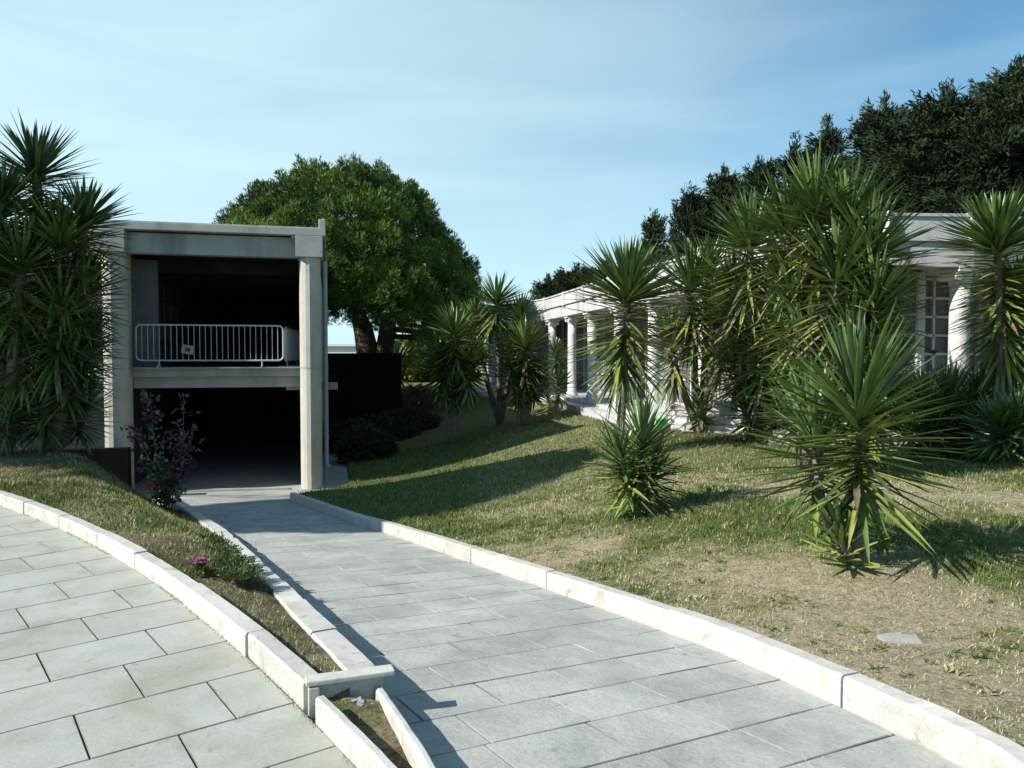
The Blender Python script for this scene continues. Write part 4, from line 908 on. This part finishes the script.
V = [(-5.2, 36.5, th(-5.2, 36.5) + 0.06), (-0.6, 36.5, 0.09), (-0.6, 37.6, 0.09), (-5.2, 37.6, 0.09)]
tag(mesh_obj('far_path', V, [[0, 1, 2, 3]], M['floor']), kind='structure')

# ---------------------------------------------------------------- rose bush, flowers, small things
def rose():
    b = np.array(G(166, 11.0)); root = empty('rose_bush', b, 'leggy rose bush with dark purple and green leaves beside the ramp', 'rose bush')
    tops = [at(147, 392, 10.9) - b, at(188, 395, 11.1) - b, at(135, 425, 10.9) - b, at(182, 430, 11.0) - b, at(160, 440, 11.0) - b, at(142, 462, 10.8) - b, at(175, 465, 11.0) - b, at(192, 440, 11.1) - b]
    mb = MB(); P = []; T = []
    for k, t in enumerate(tops):
        pts = branch(mb, (rng.normal(0, .05), rng.normal(0, .05), -0.05), t, 0.012, 0.004, sag=0.0, wob=0.5, n=5)
        for q in range(46 if k < 4 else 30):
            s = rng.uniform(0.18, 1.0); i = s * 7; p = np.array(pts[int(i)]) * (1 - i % 1) + np.array(pts[min(7, int(i) + 1)]) * (i % 1)
            d = rng.normal(0, 1, 3) * [1, 1, 0.3]; P.append(p + d * 0.075); purple = (k in (1, 3, 7)) or s > 0.7
            T.append(rng.uniform(0.1, 0.42) if purple else rng.uniform(0.58, 1.0))
    P = np.array(P); T = np.array(T); D = rng.normal(0, 1, P.shape) * [1, 1, 0.35]; D /= np.linalg.norm(D, axis=1, keepdims=True)
    V, F, Tt = cards(P, D, np.full(len(P), 0.075), 4, 0.5, T, flat=0.8, aspect=0.75)
    mb.build('canes', M['bark'], root); mesh_obj('leaves', V, F, M['rose'], root, False, {'tone': Tt})
    mb = MB(); c = at(150, 486, 10.7) - b
    for k in range(26):
        d = rng.normal(0, 1, 3); d /= np.linalg.norm(d); e = np.cross(d, [0.2, 1, 0.3]); mb.add([c + d * 0.02, c + d * 0.05 + e * 0.02, c + d * 0.07, c + d * 0.05 - e * 0.02], [[0, 1, 2, 3]])
    mb.build('bloom', M['red'], root)
rose()
p = on_z(197, 572, 0.05); flowers((p[0], p[1], th(p[0], p[1])), 0.09, 9, 'pink', 'pink_flowers', 'small magenta flowers low in the left planting strip', 'flowers', vase=False)
for k, (px, py) in enumerate([(232, 568), (222, 556), (240, 580), (215, 545), (252, 592), (208, 535), (230, 598)]):
    p = on_z(px, py, 0.0); h_ = th(p[0], p[1])
    lb = ['low leafy plant just right of the magenta flowers', 'low leafy plant directly above the magenta flowers', 'low leafy plant beside the inner kerb, third from the capstone', 'low leafy plant furthest up the strip but one', 'low leafy plant beside the inner kerb, nearest the capstone', 'low leafy plant furthest up the strip towards the rose bush', 'low leafy plant in the middle of the strip, second from the capstone'][k]
    bush((p[0], p[1], h_ - 0.01), 0.13 + 0.06 * rng.random(), 0.14, 0.05 + 0.03 * rng.random(), lb, 'bush', 110, 'low plants in the left strip', 'ground_plant', 0.028, 'plant')
p = on_z(900, 635, 0.04); z = th(p[0], p[1])
mb = MB(); mb.prism([(-0.105, -0.05), (0.085, -0.085), (0.115, 0.045), (-0.02, 0.085), (-0.10, 0.055)], -0.03, 0.012)
o = mb.build('stone_slab', M['floor']); o.location = (p[0], p[1], z); tag(o, 'flat pale broken stone slab lying in the dry lawn at the right', 'stone')
p = on_z(364, 712, 0.0); mb = MB()
for k in range(7): mb.box((rng.normal(0, .025), rng.normal(0, .012), -0.012 + rng.random() * 0.012), (0.026, 0.016, 0.004), rz=rng.random() * 3, M=Matrix.Rotation(rng.normal(0, .5), 4, 'X'))
o = mb.build('crumpled_paper', M['sheet']); o.location = (p[0], p[1], 0.045); tag(o, 'crumpled white paper scrap in the narrow bed below the capstone', 'litter')

# ---------------------------------------------------------------- grass, straw and pebbles on the lawns (uncountable)
def scatter(n, x0, x1, y0, y1, hmin, hmax, w, name, bias):
    P = np.c_[rng.uniform(x0, x1, n), y0 + (y1 - y0) * rng.random(n) ** 1.4]
    # visible wedge only
    P = P[np.abs(P[:, 0]) < P[:, 1] * 0.74 + 0.6]
    h, rt, r, dr, dl = terrain(P); ok = (h > ramp_z(P[:, 1]) - 0.02) & (np.where(rt, dr > 0.14, (r > RK + 0.16) & (dl > 0.17) & (h > -0.9))) & (np.where(rt, True, P[:, 0] < XL(P[:, 1])))
    P, h, rt = P[ok], h[ok], rt[ok]; gm = green_mask(P[:, 0], P[:, 1], rt)
    keep = rng.random(len(P)) < (0.6 + 0.4 * np.clip(gm * 1.2 - 0.1, 0, 1)); P, h, rt, gm = P[keep], h[keep], rt[keep], gm[keep]
    gm = np.clip(gm + 1.1 * (fbm(P[:, 0], P[:, 1], 7.0, 14, 3) - 0.5), 0, 1); m = len(P); clump = fbm(P[:, 0], P[:, 1], 5.0, 7)
    ln = rng.uniform(hmin, hmax, m) * (0.5 + clump) * (1 + P[:, 1] * 0.05) * (0.6 + 0.6 * gm); az = rng.random(m) * 6.283; lean = np.where(rng.random(m) < gm * 0.8, rng.uniform(0.2, 0.9, m), rng.uniform(0.9, 1.5, m))
    d = np.c_[np.cos(az) * np.sin(lean), np.sin(az) * np.sin(lean), np.cos(lean)]; s = np.c_[-np.sin(az), np.cos(az), np.zeros(m)] * (w * (1 + P[:, 1] * 0.12))[:, None]
    B = np.c_[P, h - 0.003]; V = np.stack([B - s, B + s, B + d * ln[:, None]], 1).reshape(-1, 3)
    tone = np.clip(np.where(rng.random(m) < gm + bias, rng.normal(0.22, 0.14, m), rng.normal(0.78, 0.13, m)), 0, 1)
    tone = np.where(rt, tone, np.clip(tone - 0.08, 0, 1))
    o = mesh_obj(name, V, np.arange(m * 3).reshape(-1, 3), M['grass'], None, False, {'tone': np.repeat(tone, 3)})
    return o
n = 16000; yy = rng.uniform(1.5, 6.0, n); tt = rng.uniform(0.1, 0.85, n); xx = arcx(yy) + (XL(yy) - 0.15 - arcx(yy)) * tt; kk = rng.random(n) < 0.15 + 1.3 * np.clip(fbm(xx, yy, 3, 9) - 0.35, 0, 1); xx, yy = xx[kk], yy[kk]; m = len(xx)
az = rng.random(m) * 6.28; ln_ = rng.uniform(0.012, 0.04, m); le = rng.uniform(0.2, 1.4, m); d = np.c_[np.cos(az) * np.sin(le), np.sin(az) * np.sin(le), np.cos(le)]; s = np.c_[-np.sin(az), np.cos(az), np.zeros(m)] * 0.0025; B = np.c_[xx, yy, bed_z(xx, yy) - 0.003]
tag(mesh_obj('bed_grass', np.stack([B - s, B + s, B + d * ln_[:, None]], 1).reshape(-1, 3), np.arange(m * 3).reshape(-1, 3), M['grass'], None, False, {'tone': np.repeat(np.clip(rng.choice([0.2, 0.75], m) + rng.normal(0, 0.12, m), 0, 1), 3)}), 'sparse grass and dry bits in the narrow planting bed', 'grass', kind='stuff')
tag(scatter(520000, -8, 8, 2.2, 11, 0.014, 0.045, 0.0024, 'grass', 0.0), 'short patchy green and straw coloured grass of the lawns', 'grass', kind='stuff')
tag(scatter(150000, -10, 14, 9, 24, 0.02, 0.05, 0.003, 'far_grass', 0.1), 'short green grass of the lawn further off', 'grass', kind='stuff')
# pebbles and crumbs
n = 5000; P = np.c_[rng.uniform(-6, 6, n), rng.uniform(2.3, 12, n)]; h, rt, r, dr, dl = terrain(P)
ok = (h > ramp_z(P[:, 1]) - 0.02) & np.where(rt, (dr > 0.14), (r > RK + 0.17) & (dl > 0.18) & (P[:, 0] < XL(P[:, 1])) & (h > -0.6)) & (rng.random(n) < 0.25 + 0.75 * np.exp(-dr / 0.7))
P, h = P[ok], h[ok]; mb = MB()
ico = [(0, 0, 1), (.9, 0, .2), (-.3, .8, .2), (-.5, -.8, .3), (.3, .5, -.6), (-.8, 0, -.4), (.4, -.6, -.5)]
icf = [[0, 1, 2], [0, 2, 3], [0, 3, 1], [1, 4, 2], [2, 5, 3], [3, 6, 1], [1, 6, 4], [2, 4, 5], [3, 5, 6], [4, 6, 5]]
for q, z in zip(P, h):
    s = rng.uniform(0.003, 0.011) * (1.8 if rng.random() < 0.05 else 1); a = rng.random() * 6; c_, s_ = math.cos(a), math.sin(a)
    mb.add([(q[0] + (v[0] * c_ - v[1] * s_) * s, q[1] + (v[0] * s_ + v[1] * c_) * s, z + v[2] * s * 0.6) for v in ico], icf, rng.random())
tag(mb.build('pebbles', M['joint2']), 'scattered pale pebbles and crumbs on the dry lawn', 'pebbles', kind='stuff')
# little weeds and dry leaf rosettes
n = 3000; P = np.c_[rng.uniform(-4, 6, n), rng.uniform(2.3, 11, n)]; h, rt, r, dr, dl = terrain(P); ok = rt & (dr > 0.15) & (fbm(P[:, 0], P[:, 1], 0.9, 12) + 0.25 * np.exp(-dr / 0.6) > 0.52); P, h = P[ok], h[ok]
k = 11; m = len(P); sz = np.repeat(rng.uniform(0.015, 0.05, m), k); ctr = np.repeat(np.c_[P, h], k, 0) + rng.normal(0, 1, (m * k, 3)) * [0.02, 0.02, 0.0]; az = rng.random(m * k) * 6.28; el = rng.uniform(0.05, 0.7, m * k)
d = np.c_[np.cos(az) * np.cos(el), np.sin(az) * np.cos(el), np.sin(el)]; sd2 = np.c_[-np.sin(az), np.cos(az), np.zeros(m * k)]; s2 = sz[:, None]
V = np.stack([ctr, ctr + d * s2 * 0.5 + sd2 * s2 * 0.16, ctr + d * s2, ctr + d * s2 * 0.5 - sd2 * s2 * 0.16], 1).reshape(-1, 3)
tag(mesh_obj('lawn_weeds', V, np.arange(m * k * 4).reshape(-1, 4), M['grass'], None, False, {'tone': np.repeat(np.repeat(np.clip(rng.choice([0.05, 0.25, 0.7], m) + rng.normal(0, 0.1, m), 0, 1), k), 4)}), 'small flat weeds and dry leaf rosettes in the lawn', 'weeds', kind='stuff')
# weeds in the joint at the foot of the plaza kerb
n = 2600; t = rng.uniform(tend - 0.03, R(54), n); t = t[fbm(t * 30, t * 0, 1.0, 2) > 0.5]; rr = RK - np.abs(rng.normal(0, 0.012, len(t))) - 0.004
P = np.c_[CX + rr * np.cos(t), CY + rr * np.sin(t)]; m = len(P); az = rng.random(m) * 6.28; ln = rng.uniform(0.008, 0.03, m)
d = np.c_[np.cos(az) * 0.6, np.sin(az) * 0.6, np.full(m, 0.8)]; s = np.c_[-np.sin(az), np.cos(az), np.zeros(m)] * 0.003; B = np.c_[P, np.full(m, -0.008)]
tag(mesh_obj('joint_weeds', np.stack([B - s, B + s, B + d * ln[:, None]], 1).reshape(-1, 3), np.arange(m * 3).reshape(-1, 3), M['grass'], None, False, {'tone': np.repeat(rng.random(m), 3)}), 'tiny weeds and dry crumbs in the joint along the plaza kerb', 'weeds', kind='stuff')
